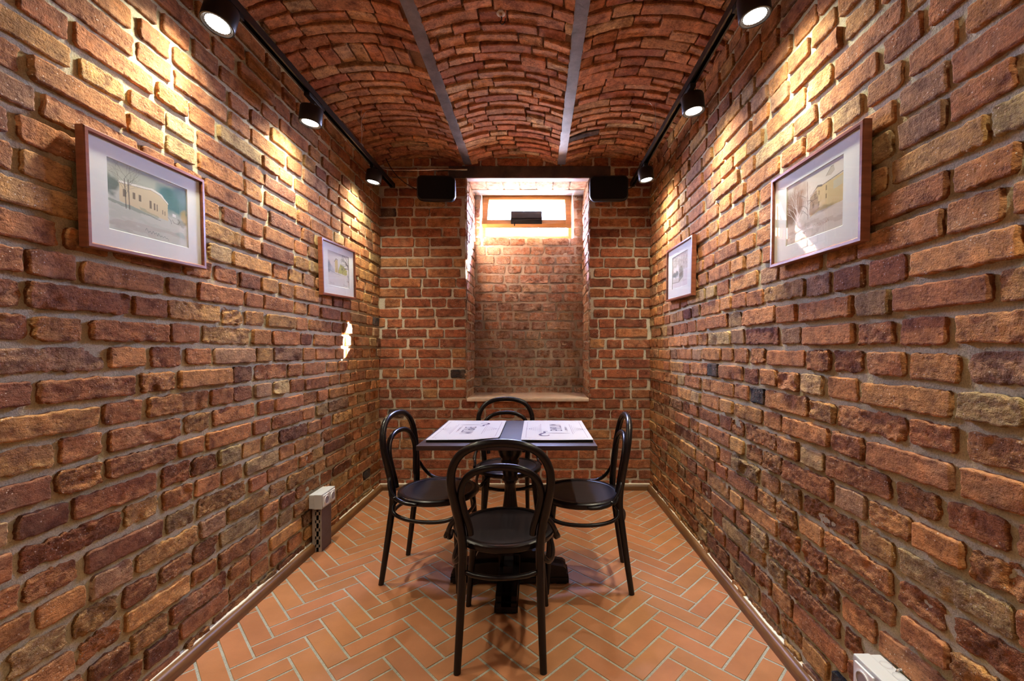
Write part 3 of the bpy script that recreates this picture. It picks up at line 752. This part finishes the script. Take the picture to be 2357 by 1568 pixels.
# ------------------------------------------------------------------ framed watercolours
class Paint:
    def __init__(s, w, h, nx, ny, base):
        s.w, s.h, s.nx, s.ny = w, h, nx, ny
        s.X, s.Y = np.meshgrid(np.linspace(0, 1, nx), np.linspace(0, 1, ny), indexing='ij'); s.c = np.ones((nx, ny, 3))*np.array(base)
    def mix(s, a, col): a = np.clip(a, 0, 1)[..., None]; s.c = s.c*(1-a)+np.array(col)*a
    def blob(s, x, y, rx, ry, col, a=1, n=.4, f=6, seed=0):
        d = np.hypot((s.X-x)/rx, (s.Y-y)/ry)+n*fbm(s.X*f, s.Y*f, seed, 5, 3); s.mix(a*np.clip((1-d)*2.2, 0, 1), col)
    def poly(s, pts, col, a=1, soft=.004, jit=.0):
        ins = np.zeros(s.X.shape, bool); X = s.X+jit*fbm(s.X*20, s.Y*20, 1, 4); Y = s.Y+jit*fbm(s.X*20, s.Y*20, 9, 4); k = len(pts)
        for i in range(k):
            (x0, y0), (x1, y1) = pts[i], pts[(i+1) % k]
            if y0 == y1: continue
            cnd = ((y0 > Y) != (y1 > Y)) & (X < (x1-x0)*(Y-y0)/(y1-y0)+x0); ins ^= cnd
        s.mix(a*ins.astype(float), col)
    def line(s, pts, wd, col, a=1):
        for (x0, y0), (x1, y1) in zip(pts, pts[1:]):
            dx, dy = x1-x0, y1-y0; L = dx*dx+dy*dy+1e-12; t = np.clip(((s.X-x0)*dx+(s.Y-y0)*dy)/L, 0, 1)
            d = np.hypot((s.X-x0-t*dx), (s.Y-y0-t*dy)*s.h/s.w); s.mix(a*np.clip((wd-d)/(.55/s.nx)+.5, 0, 1), col)
    def tree(s, rng, x, y, L, ang, wd, col, dep, a=.8, spread=.5):
        if dep == 0 or L < .01: return
        x1, y1 = x+L*math.cos(ang), y+L*math.sin(ang)*s.w/s.h; s.line([(x, y), (x1, y1)], wd, col, a)
        for k in range(rng.choice((2, 2, 3))):
            s.tree(rng, x1, y1, L*rng.uniform(.6, .82), ang+rng.uniform(-spread, spread), wd*.62, col, dep-1, a*.9, spread)
    def sign(s, x, y, w_, col, rng, slope=-.06):
        pts = [(x, y)]; n = 16
        for i in range(n):
            pts.append((x+w_*(i+1)/n+rng.uniform(-.006, .006), y+slope*w_*(i+1)/n*3+(rng.uniform(.01, .035) if i % 2 == 0 else rng.uniform(-.02, .0))*(1.6 if i == 0 else 1)))
        s.line(pts, .0022, col, .75)
    def build(s, name, parent, px, pz, yy):
        V = np.stack([px+(s.X.ravel())*s.w, np.full(s.X.size, yy), pz+s.Y.ravel()*s.h], 1)
        B = Big(); B.add(V, gridq(s.nx, s.ny, False), 0, np.clip(s.c.reshape(-1, 3), 0, 1), 0)
        o = B.build(name, [M_art]); o.parent = parent; return o
def lin(r, g, b): return tuple((v/255)**2.2 for v in (r, g, b))

def art_winter_house(rng):
    p = Paint(.300, .220, 300, 220, lin(205, 212, 200))
    p.mix(.75*np.clip(1-np.abs(p.Y-.25)*2+.4*fbm(p.X*3, p.Y*3, 2, 1), 0, 1), lin(214, 222, 212))
    p.blob(.30, .86, .45, .22, lin(176, 190, 170), .6, .3, 4, 1)
    p.blob(.86, .72, .33, .30, lin(96, 142, 142), .95, .35, 5, 2); p.blob(.93, .86, .20, .15, lin(120, 150, 160), .7, .4, 6, 3)
    p.blob(.72, .80, .10, .12, lin(88, 130, 128), .6, .3, 7, 4)
    p.blob(.04, .62, .10, .16, lin(92, 112, 102), .8, .5, 9, 5); p.poly([(0, .44), (.3, .42), (.62, .34), (.3, .36), (0, .40)], lin(130, 150, 130), .6, jit=.02)
    p.poly([(.13, .44), (.13, .70), (.45, .74), (.50, .76), (.62, .73), (.72, .62), (.72, .36), (.5, .38)], lin(222, 212, 176), .95, jit=.006)
    p.poly([(.12, .70), (.13, .735), (.44, .775), (.52, .79), (.64, .75), (.73, .64), (.72, .62), (.62, .72), (.50, .755), (.43, .74)], lin(240, 242, 232), .95, jit=.004)
    p.line([(.12, .70), (.44, .742), (.50, .756), (.62, .725), (.72, .62)], .003, lin(130, 110, 80), .6)
    for x, y, w_, h_ in ((.17, .52, .035, .11), (.28, .53, .03, .10), (.35, .525, .028, .10), (.48, .47, .026, .12), (.535, .465, .018, .11), (.57, .46, .014, .11), (.645, .44, .010, .07), (.675, .43, .010, .07)):
        p.poly([(x, y), (x+w_, y+.004), (x+w_, y+h_), (x, y+h_)], lin(120, 112, 100), .85)
    p.poly([(.36, .45), (.60, .38), (.60, .35), (.36, .41)], lin(168, 180, 150), .6, jit=.02)
    p.blob(.96, .50, .07, .14, lin(196, 172, 92), .7, .6, 8, 6); p.blob(.93, .38, .09, .08, lin(120, 128, 110), .6, .7, 14, 7)
    p.poly([(.785, .46), (.83, .455), (.83, .50), (.785, .505)], lin(248, 250, 246), 1)
    p.line([(.78, .40), (.80, .36), (.86, .35), (.885, .40), (.86, .44)], .003, lin(90, 80, 78), .7)
    p.line([(.72, .42), (.76, .38), (.765, .33)], .003, lin(90, 100, 96), .7)
    for x in (.20, .24): 
        p.line([(x, .36), (x-.005, .6), (x-.01, .78)], .006, lin(112, 108, 100), .8)
        for k in range(5): p.tree(rng, x-.005-.003*k/5, .55+.06*k, .085, math.pi/2+rng.uniform(-1.0, 1.0), .0028, lin(120, 118, 108), 5, .6, .55)
    p.mix(.5*((p.Y < .36) & (fbm(p.X*6+p.Y*4, p.Y*14, 4, 8) > .1)).astype(float), lin(196, 208, 194))
    p.mix(.4*((p.Y < .20) & (fbm(p.X*3, p.Y*10, 8, 2) > .1)).astype(float), lin(190, 186, 176))
    p.line([(.46, .36), (.56, .335), (.62, .33)], .003, lin(104, 122, 120), .7); p.blob(.90, .18, .08, .05, lin(150, 186, 174), .5, .6, 10, 2)
    p.sign(.42, .115, .30, lin(86, 112, 108), rng); return p
def art_snowy_street(rng):
    p = Paint(.300, .220, 300, 220, lin(216, 214, 202))
    p.blob(.14, .62, .30, .36, lin(150, 112, 84), .85, .5, 5, 1); p.blob(.10, .42, .16, .14, lin(118, 92, 66), .7, .5, 7, 2)
    p.poly([(.46, .32), (.46, .62), (.56, .74), (.66, .72), (1.0, .76), (1, .36), (.6, .36)], lin(206, 188, 132), .9, jit=.008)
    p.poly([(.44, .36), (.46, .66), (.57, .70), (.62, .40), (.5, .33)], lin(150, 126, 102), .7, jit=.01)
    p.poly([(.50, .68), (.585, .76), (.66, .74), (.66, .71), (.585, .73), (.50, .66)], lin(92, 84, 78), .85)
    p.line([(.66, .725), (1.0, .775)], .005, lin(110, 96, 76), .8)
    p.poly([(.72, .83), (.80, .93), (.84, .93), (.86, .85), (.80, .81)], lin(184, 178, 160), .9); p.line([(.72, .83), (.80, .93), (.84, .93)], .003, lin(110, 106, 96), .8)
    for x, y in ((.53, .58), (.60, .60), (.72, .62), (.72, .50), (.60, .44), (.50, .44)): p.poly([(x, y), (x+.022, y), (x+.022, y+.07), (x, y+.07)], lin(122, 106, 80), .75)
    p.poly([(.84, .58), (.98, .60), (.98, .72), (.84, .70)], lin(196, 196, 168), .9)
    p.blob(.72, .36, .30, .06, lin(128, 112, 70), .6, .5, 9, 3); p.mix(.6*(p.Y < .30+.06*p.X+.02*fbm(p.X*8, p.Y*3, 2)).astype(float), lin(208, 200, 184))
    p.mix(.4*((p.Y < .26) & (fbm(p.X*7-p.Y*3, p.Y*16, 4, 8) > .12)).astype(float), lin(176, 160, 142))
    for k in range(9): p.tree(rng, .26+rng.uniform(-.06, .06), .30+rng.uniform(0, .1), .14, math.pi/2+rng.uniform(-.9, .9), .004, lin(236, 234, 226), 5, .9, .5)
    for k in range(6): p.tree(rng, .40+rng.uniform(-.03, .03), .36+.06*k, .07, rng.uniform(-.3, 3.4), .003, lin(74, 66, 60), 4, .7, .6)
    p.line([(.42, .30), (.41, .60), (.40, .90)], .004, lin(110, 84, 66), .8)
    p.sign(.52, .16, .26, lin(146, 110, 84), rng, -.01); return p
def art_villa(rng):
    p = Paint(.300, .220, 220, 162, lin(222, 224, 218))
    p.blob(.05, .55, .10, .22, lin(130, 146, 158), .8, .5, 6, 1); p.blob(.20, .45, .16, .14, lin(184, 196, 200), .7, .5, 7, 2)
    p.poly([(.33, .42), (.33, .74), (.38, .80), (.46, .78), (.47, .42)], lin(212, 196, 134), .9, jit=.01); p.line([(.30, .72), (.38, .82), (.46, .80)], .008, lin(104, 98, 80), .8)
    p.poly([(.47, .42), (.58, .70), (.78, .64), (.92, .54), (.90, .40), (.7, .40)], lin(184, 188, 92), .85, jit=.03)
    for x in (.40, .50, .60, .68, .76, .84): p.line([(x, .42), (x+.01, .56)], .007, lin(128, 120, 72), .8)
    for k in range(7): p.tree(rng, .98, .60+.03*k, .13, math.pi-rng.uniform(-.3, .9), .006, lin(92, 94, 96), 5, .8, .5)
    p.poly([(.92, .68), (1, .56), (1, .72), (.86, .84), (.80, .82)], lin(96, 96, 98), .7, jit=.03); p.blob(.95, .34, .06, .18, lin(120, 130, 136), .6, .6, 9, 3)
    p.line([(0, .46), (.35, .38), (.60, .37)], .004, lin(120, 128, 126), .7)
    p.mix(.5*((p.Y < .34)).astype(float), lin(226, 228, 224)); p.sign(.72, .07, .2, lin(120, 126, 126), rng, 0); p.sign(.08, .07, .2, lin(160, 164, 162), rng, 0)
    p.poly([(.90, .20), (.92, .20), (.92, .23), (.90, .23)], lin(60, 60, 60), .8); p.poly([(.955, .19), (.98, .19), (.98, .23), (.955, .23)], lin(60, 60, 60), .8); return p
def art_grey_garden(rng):
    p = Paint(.300, .220, 220, 162, lin(220, 220, 212))
    p.mix(.55*np.clip(.2+fbm(p.X*22, p.Y*22, 3, 1)*1.2, 0, 1)*(p.Y > .35), lin(140, 138, 124))
    for k in range(10): p.tree(rng, rng.uniform(.1, .9), rng.uniform(.5, .7), .10, math.pi/2+rng.uniform(-.6, .6), .004, lin(128, 126, 116), 4, .7, .6)
    p.poly([(.08, .30), (.08, .56), (.18, .66), (.24, .60), (.34, .72), (.46, .60), (.46, .30)], lin(240, 240, 238), .95)
    p.blob(.22, .42, .20, .16, lin(112, 128, 124), .85, .6, 9, 2); p.blob(.56, .46, .14, .22, lin(150, 148, 132), .8, .6, 10, 3)
    p.line([(.44, .16), (.45, .45), (.46, .62)], .006, lin(84, 84, 80), .9); p.line([(.0, .20), (.42, .17), (.72, .30)], .006, lin(110, 112, 104), .8)
    p.poly([(.45, .18), (.72, .30), (.72, .46), (.46, .42)], lin(132, 130, 116), .7, jit=.01)
    p.mix(.75*((p.Y < .16) | ((p.X > .74) & (p.Y < .5))).astype(float), lin(232, 232, 234)); p.sign(.72, .16, .2, lin(150, 150, 150), rng, .0); return p

def picture(side, TL, TR, BL, BR, label, art, art_px, seed):
    """outer corners in photo pixels (as seen), the face lies 32 mm off the brick"""
    X = XL+.034 if side == 'l' else XR-.034
    P = [at(*q, x=X) for q in (TL, TR, BL, BR)]
    c = sum(P, Vector())/4
    w_ = ((P[1]-P[0]).length+(P[3]-P[2]).length)/2; h_ = ((P[0]-P[2]).length+(P[1]-P[3]).length)/2
    tilt = ((P[1].z-P[0].z)+(P[3].z-P[2].z))/2/w_
    root = empty('framed_picture', (X, c.y, c.z), label=label, cat='picture', group='framed watercolours')
    # local: X to the right as seen by someone facing the picture, Y away from viewer (into wall), Z up
    if side == 'l': root.rotation_euler = (0, 0, R(90))
    else: root.rotation_euler = (0, 0, R(-90))
    inner = Matrix.Rotation(-math.atan(tilt), 4, 'Y')
    root.rotation_euler = (root.rotation_euler.to_matrix().to_4x4() @ inner).to_euler()
    t, dp = .0150, .026; x0, x1, z0, z1 = -w_/2, w_/2, -h_/2, h_/2
    # mitred frame: outer, front, inner lip
    V = []; Fs = []
    prof = [(0, dp), (0, .003), (.003, 0), (t-.003, 0), (t, .003), (t, .010), (t-.004, .010), (t-.004, dp)]
    for (ins, yy) in prof: V += [(x0+ins, yy, z0+ins), (x1-ins, yy, z0+ins), (x1-ins, yy, z1-ins), (x0+ins, yy, z1-ins)]
    k = len(prof)
    for i in range(k-1):
        for j in range(4): Fs.append((i*4+j, i*4+(j+1) % 4, (i+1)*4+(j+1) % 4, (i+1)*4+j))
    for j in range(4): Fs.append(((k-1)*4+j, (k-1)*4+(j+1) % 4, (j+1) % 4, j))
    MB().put(V, Fs).build('frame', M_frame, root)
    # mat board with its window, bevelled edge
    aw, ah = .300, .220
    ax0, az0 = -aw/2, -ah/2+.004; ax1, az1 = ax0+aw, az0+ah
    e = .0015; V = []; Fs = []
    for (a, b, cc, d, yy) in ((x0+t-.004, x1-t+.004, z0+t-.004, z1-t+.004, .0105), (ax0, ax1, az0, az1, .0105), (ax0+e, ax1-e, az0+e, az1-e, .0130)):
        V += [(a, yy, cc), (b, yy, cc), (b, yy, d), (a, yy, d)]
    for i in range(2):
        for j in range(4): Fs.append((i*4+j, i*4+(j+1) % 4, (i+1)*4+(j+1) % 4, (i+1)*4+j))
    V += [(x0+t-.004, .018, z0+t-.004), (x1-t+.004, .018, z0+t-.004), (x1-t+.004, .018, z1-t+.004), (x0+t-.004, .018, z1-t+.004)]; n = 12
    Fs.append((n, n+3, n+2, n+1))
    for j in range(4): Fs.append((j, n+j, n+(j+1) % 4, (j+1) % 4))
    mk('mat_board', V, Fs, M_paper, root)
    art(random.Random(seed)).build('watercolour', root, ax0, az0, .0132)
    gx, gz = (w_-2*t+.004)/2, (h_-2*t+.004)/2
    mk('glass', [(-gx, .0075, -gz), (gx, .0075, -gz), (gx, .0075, gz), (-gx, .0075, gz)], [(0, 1, 2, 3)], M_glass, root)
    return root
picture('l', (205,292), (478,417), (190,563), (470,620), 'framed winter house watercolour with a green hill, nearest on the left wall', art_winter_house, None, 3)
picture('l', (743,546), (821,579), (742,677.5), (818,689.5), 'framed pale villa watercolour further along the left wall, near the corner', art_villa, None, 4)
picture('r', (1771,417), (1981,278), (1774.5,618), (1988,552), 'framed snowy street watercolour nearest on right wall, window mirrored in glass', art_snowy_street, None, 5)
picture('r', (1532,580), (1590,541.5), (1534.5,694), (1595,679), 'framed grey garden watercolour further along the right wall, near the corner', art_grey_garden, None, 6)

# ------------------------------------------------------------------ track lights
def track(x, zt, y0, y1, label):
    root = empty('light_track', (x, (y0+y1)/2, zt), label=label, cat='track', group='lighting tracks'); L = y1-y0
    mb = MB()
    # U profile open downwards with lips
    pr = [(-.018, .017), (.018, .017), (.018, -.017), (.010, -.017), (.010, -.013), (.0145, -.013), (.0145, .013), (-.0145, .013), (-.0145, -.013), (-.010, -.013), (-.010, -.017), (-.018, -.017)]
    V = [(a, -L/2, b) for a, b in pr]+[(a, L/2, b) for a, b in pr]; n = len(pr)
    mb.put(V, [(i, (i+1) % n, n+(i+1) % n, n+i) for i in range(n)]+[(0, 1, 2, 3, 4, 5, 6, 7, 8, 9, 10, 11), tuple(range(23, 11, -1))])
    mb.build('rail', M_blackmetal, root)
    MB().box((0, L/2-.010, -.001), (.038, .022, .036), bev=.002).build('end_cap', M_blackpl, root)
    return root
TZ, TXL, TXR = 2.555, -1.192, .781
trl = track(TXL, TZ, YF+.25, 3.52, 'black ceiling track above the left wall carrying spotlights')
trr = track(TXR, TZ, YF+.25, 3.49, 'black ceiling track above the right wall carrying spotlights')
for (tx, wy) in ((TXL, 2.89), (TXR, 2.81)):
    p = at(832, 340, y=wy)
    s = empty('suspension_wire', (tx, wy, TZ+.017), label={TXL: 'thin steel wire holding the left track to the vault', TXR: 'thin steel wire holding the right track to the vault'}[tx], cat='wire')
    zt = float(arch(np.array([tx]))[0])-TZ-.03
    mb = MB(); mb.tube([(0, 0, .004), (.002, 0, zt*.5), (0, 0, zt)], .0011, seg=6, n=5); mb.build('wire', M_wire, s)
    MB().box((0, 0, .012), (.020, .030, .024), bev=.003).build('gripper', M_wire if tx < 0 else M_blackmetal, s)
    if wy > 2:
        mb = MB(); k = 1 if tx < 0 else -1
        mb.tube([(0, 0, .03), (.006*k, 0, .09), (.018*k, -.01, .13), (.004*k, 0, .155), (-.006*k, .01, .13), (.002*k, 0, .10), (0, 0, .17), (.03*k, 0, zt-.015), (.075*k, 0, zt-.010)], .0011, seg=6, n=8, cap=True)
        mb.build('loose_end', M_wire, s)

LENS = mat('lit_lens', (1,1,1), .4, emit=(1,.97,.90), strength=9)
def make_spot():
    root = empty('spotlight')
    mb = MB(); mb.box((0, .02, -.026), (.030, .150, .020), bev=.003); mb.box((0, .085, -.024), (.032, .030, .022), bev=.002); mb.build('adapter', M_blackpl, root)
    mb = MB(); mb.tube([(0, 0, -.034), (0, 0, -.062)], .009, seg=12); mb.box((0, 0, -.042), (.050, .022, .006), bev=.001); mb.build('arm', M_blackmetal, root)
    head = empty('lamp_head', (0, 0, -.100)); head.parent = root
    mb = MB(); mb.lathe([(.046, .044), (.0535, .040), (.0555, .034), (.0560, -.040), (.0545, -.043), (.050, -.0435), (.047, -.036)], 48); mb.build('housing', M_blackmetal, head, smooth=True)
    V = []; Fs = []; mb = MB(); seg = 48
    for (r, z) in ((.0505, -.0435), (.045, -.0365), (.040, -.0345)):
        for j in range(seg): V.append((r*math.cos(2*math.pi*j/seg), r*math.sin(2*math.pi*j/seg), z))
    for i in range(2):
        for j in range(seg): Fs.append((i*seg+j, i*seg+(j+1) % seg, (i+1)*seg+(j+1) % seg, (i+1)*seg+j))
    mk('bezel', V, Fs, M_lampring, head, smooth=True)
    # lens: scalloped bright disc
    V = [(0, 0, -.040)]; n = 96
    for j in range(n):
        a = 2*math.pi*j/n; r = .0395+.0014*math.cos(a*24); V.append((r*math.cos(a), r*math.sin(a), -.0385))
    mk('lens', V, [(0, 1+j, 1+(j+1) % n) for j in range(n)][::1], LENS, head)
    return root
proto = make_spot()
def ang(o, side, tw, tr=0): 
    for c in o.children:
        if c.name.startswith('lamp_head'): c.rotation_euler = (R(tr), R(tw if side == 'l' else -tw), 0)
spots = [('l', 1.61, -1.198, 2.462, 6, 'black spotlight on the left track, nearest, cut by top edge'), ('l', 2.257, -1.198, 2.440, 6, 'black spotlight in the middle of the left track'),
         ('l', 3.128, -1.198, 2.470, 8, 'black spotlight at the far end of the left track, by the speaker'),
         ('r', 1.571, .800, 2.468, 6, 'black spotlight on the right track, nearest, cut by top edge'), ('r', 2.184, .800, 2.462, 6, 'black spotlight in the middle of the right track'),
         ('r', 3.10, .792, 2.475, 8, 'black spotlight at the far end of the right track, by the speaker'),
         ('l', .35, -1.198, 2.458, 8, None), ('l', -.9, -1.198, 2.458, 8, None), ('r', .35, .800, 2.460, 8, None), ('r', -.9, .800, 2.460, 8, None)]  # rows with None: extra spots out of view, added as room fill
for i, (sd, y, x, z, tw, lab) in enumerate(spots):
    o = proto if i == 0 else copy_tree(proto)
    o.location = (x, y, z+.100)
    for c in o.children:
        if c.name.startswith('adapter'): c.location = ((TXL if sd == 'l' else TXR)-x, 0, TZ-(z+.100)-.0018)
    tx = (TXL if sd == 'l' else TXR)
    tr = -12 if i == 0 else 0
    ang(o, sd, tw, tr)
    tag(o, lab or ('black spotlight added as fill on the %s track, outside the picture, at %s' % ({'l': 'left', 'r': 'right'}[sd], 'mid room' if y > 0 else 'the rear')), 'spotlight', 'track spotlights')
    L = bpy.data.lights.new('spot_beam', 'SPOT'); lo = bpy.data.objects.new('spot_beam', L); C.objects.link(lo)
    L.energy = SPOT_W; L.color = SPOT_COL; L.spot_size = R(84); L.spot_blend = 1.0; L.shadow_soft_size = .032
    d = Vector((-math.sin(R(tw)) if sd == 'l' else math.sin(R(tw)), math.sin(R(tr)), -math.cos(R(tw)))).normalized()
    L2 = bpy.data.lights.new('spot_spill', 'SPOT'); l2 = bpy.data.objects.new('spot_spill', L2); C.objects.link(l2)
    L2.energy = SPILL_W*(1 if lab else (.9 if y > 0 else .5)); L2.color = SPOT_COL; L2.spot_size = R(150); L2.spot_blend = .9; L2.shadow_soft_size = .036
    l2.location = Vector((x, y, z)) + d*.055; l2.rotation_euler = d.to_track_quat('-Z', 'Y').to_euler()
    lo.location = Vector((x, y, z)) + d*.050; lo.rotation_euler = d.to_track_quat('-Z', 'Y').to_euler()

# ------------------------------------------------------------------ loudspeakers and cables
def rrect(w_, h_, r, n=6):
    p = []
    for (cx, cz, a0) in ((w_/2-r, h_/2-r, 0), (-w_/2+r, h_/2-r, 90), (-w_/2+r, -h_/2+r, 180), (w_/2-r, -h_/2+r, 270)):
        for i in range(n+1):
            a = R(a0+90*i/n); p.append((cx+r*math.cos(a), cz+r*math.sin(a)))
    return p
def make_speaker():
    root = empty('wall_speaker'); V = []; Fs = []; secs = []
    for (k, yy) in ((.93, -.004), (.985, -.001), (1, .006), (1, .030), (.93, .075), (.80, .115), (.62, .130)):
        secs.append([(a*k, yy, b*k) for a, b in rrect(.310, .198, .042)])
    n = len(secs[0])
    for s in secs: V += s
    for i in range(len(secs)-1):
        for j in range(n): Fs.append((i*n+j, i*n+(j+1) % n, (i+1)*n+(j+1) % n, (i+1)*n+j))
    Fs.append(tuple(range(n-1, -1, -1))); Fs.append(tuple((len(secs)-1)*n+j for j in range(n)))
    MB().put(V, Fs).build('cabinet', M_blackpl, root, smooth=True)
    mb = MB(); mb.put([(a, -.0055, b) for a, b in rrect(.288, .176, .036)]+[(a, -.003, b) for a, b in rrect(.290, .178, .036)], [tuple(range(n-1, -1, -1))]+[(i, (i+1) % n, n+(i+1) % n, n+i) for i in range(n)])
    mb.build('grille', mat('speaker_grille_cloth', (.006,.006,.008), .8, spec=.1), root)
    mb = MB(); mb.box((0, .155, 0), (.05, .06, .06), bev=.004); mb.box((0, .205, 0), (.07, .05, .10), bev=.003); mb.build('bracket', M_blackmetal, root)
    return root
SPY = 3.43
sp0 = make_speaker()
for i, (px, py, yaw, lab) in enumerate(((1003.5, 432.5, 2, 'black rounded loudspeaker on back wall left of the window niche'), (1402, 432.5, -2, 'black rounded loudspeaker on back wall right of the window niche'))):
    o = sp0 if i == 0 else copy_tree(sp0); p = at(px, py, y=SPY); o.location = p; o.rotation_euler = (R(4), 0, R(yaw)); tag(o, lab, 'speaker', 'wall speakers')
P = lambda px, py, y: at(px, py, y=y)
mb = MB(); mb.tube([P(883, 352, 3.60), P(893, 375, 3.57), P(912, 403, 3.55), P(935, 423, 3.53), P(962, 438, SPY+.05)], .0035, seg=8, n=8)
o = mb.build('speaker_cable', M_cable, smooth=True); tag(o, 'black cable hanging from the vault corner to the left speaker', 'cable')
mb = MB(); mb.tube([P(1476, 356, 3.62), P(1476, 385, 3.61), P(1470, 412, 3.58), P(1458, 428, 3.54), P(1443, 437, SPY+.05)], .0035, seg=8, n=8)
o = mb.build('speaker_cable', M_cable, smooth=True); tag(o, 'black cable curling from the right track down to the right speaker', 'cable')

# conduit on the back wall
mb = MB(); yy = YB-.018
mb.tube([at(862, 377, y=3.30), at(868, 381, y=3.45), at(880, 388, y=3.585), at(905, 391.5, y=yy), at(940, 391.8, y=yy), at(985, 391.3, y=yy)], .0075, seg=10, n=7)
cd = mb.build('metal_conduit', M_conduit, smooth=True); tag(cd, 'bent steel cable conduit along the top of the back wall', 'conduit')
mb = MB(); mb.tube([at(980, 391, y=yy), at(1076, 390.5, y=yy-.004)], .0105, seg=12); mb.build('wide_pipe', M_conduit, cd, smooth=True)
for px in (928, 938, 1007):
    q = at(px, 391, y=yy); MB().box((q.x, yy+.006, q.z), (.014, .022, .030 if px > 1000 else .024), bev=.002).build('pipe_clip', M_conduit, cd)

# ceiling hook outlet
hk = at(1153, 30, z=ZS+RISE-.018)
root = empty('ceiling_outlet', hk, label='small white cable outlet with a black hook in the middle vault', cat='outlet')
MB().lathe([(.020, .010), (.022, -.004), (.012, -.008)], 20).build('rose', mat('chipped_white_plaster', (.62,.55,.48), .8), root, smooth=True)
MB().box((0, -.004, -.012), (.014, .018, .014), bev=.002).build('terminal', mat('tan_terminal', (.45,.30,.20), .6), root)
mb = MB(); mb.tube([(0, 0, -.010), (.004, 0, -.030), (-.004, -.004, -.048), (.006, -.004, -.058), (.018, -.004, -.050), (.022, -.004, -.030)], .0024, seg=8, n=8); mb.build('hook', M_cable, root, smooth=True)

# ------------------------------------------------------------------ socket posts
def socket_post(side, y0, y1, label):
    xw = XL if side == 'l' else XR; s = 1 if side == 'l' else -1
    root = empty('socket_post', (xw, (y0+y1)/2, 0), label=label, cat='socket', group='socket posts'); L = y1-y0
    if side == 'r': root.rotation_euler = (0, 0, math.pi)
    # local: +x into the room, wall at x=0
    zt, zb = .345, .262
    ch_ = MB(); ch_.box((.064, 0, .131), (.003, L-.050, .262)); ch_.build('channel_face', M_chand, root)
    for q in (-1, 1):
        mb = MB(); yy = q*(L-.050)/2
        # perforated cheek: strips and rungs around two columns of slots
        xs = [.010, .026, .034, .048, .056, .0655]; zs = [0]
        step = .048
        for k in range(5): zs += [.026+k*step, .026+k*step+.018]
        zs += [.262]
        for (a, b) in ((0, 1), (2, 3), (4, 5)): mb.box(((xs[a]+xs[b])/2, yy, .131), (xs[b]-xs[a], .002, .262))
        for k in range(0, len(zs)-1, 2):
            mb.box(((xs[1]+xs[4])/2, yy, (zs[k]+zs[k+1])/2), (xs[4]-xs[1], .002, zs[k+1]-zs[k]))
        mb.build('channel_cheek', M_chan, root)
    MB().box((.030, 0, .131), (.040, L-.056, .256)).build('hollow_shade_block', M_hole, root)  # solid black block paints the shade inside the hollow channel
    bx = MB(); bx.box((.038, 0, (zt+zb)/2), (.072, L, zt-zb), bev=.004); bx.box((.055, 0, (zt+zb)/2), (.046, L+.004, zt-zb+.004), bev=.004)
    bx.build('socket_box', M_plastic, root)
    mk_ = mat('grey_knockout', (.42,.43,.44), .5); seg = 28
    for q in (-1, 0, 1):
        V = [(.020+r*math.cos(2*math.pi*j/seg), q*L*.25+r*math.sin(2*math.pi*j/seg), zt+.0022) for r in (.013, .0142) for j in range(seg)]
        mk('knockout', V, [(j, (j+1) % seg, seg+(j+1) % seg, seg+j) for j in range(seg)], mk_, root)
    for q in (-1, 1):
        V = [(.022+r*math.cos(2*math.pi*j/seg), q*(L/2+.0006), (zt+zb)/2+r*math.sin(2*math.pi*j/seg)) for r in (.013, .0142) for j in range(seg)]
        mk('knockout', V, [(j, (j+1) % seg, seg+(j+1) % seg, seg+j) for j in range(seg)], mk_, root)
    for q in (-1, 1):
        so_ = MB(); rot = Matrix.Rotation(math.pi/2, 3, 'Y')
        so_.box((.0815, q*L*.235, (zt+zb)/2), (.006, L*.40, .066), bev=.002); 
        f_ = so_.build('socket', M_socket, root)
        MB().lathe([(.0235, .0), (.0250, .0035), (.0215, .0040), (.0210, .0005)], 32, c=(.0845, q*L*.235, (zt+zb)/2), rot=rot).build('socket_ring', M_socket, f_, smooth=True)
        MB().lathe([(.0212, .0), (.0212, .0022)], 32, c=(.0845, q*L*.235, (zt+zb)/2), rot=rot).build('socket_well', mat('grey_socket_well', (.36,.35,.38), .5), f_)
    return root
socket_post('l', 2.500, 2.665, 'light grey double socket on a perforated metal post by left wall')
socket_post('r', 1.030, 1.195, 'grey double socket box low on the right wall, cut by bottom edge')
mb = MB(); a = Vector((XR-.030, 1.135, .325)); mb.tube([(XR-.012, 1.130, .343), (XR-.004, 1.128, .352), (XR+.010, 1.120, .352)], .0035, seg=8, n=6)
o = mb.build('socket_cable', M_conduit, smooth=True); tag(o, 'short grey cable from the right wall into the grey socket box', 'cable')
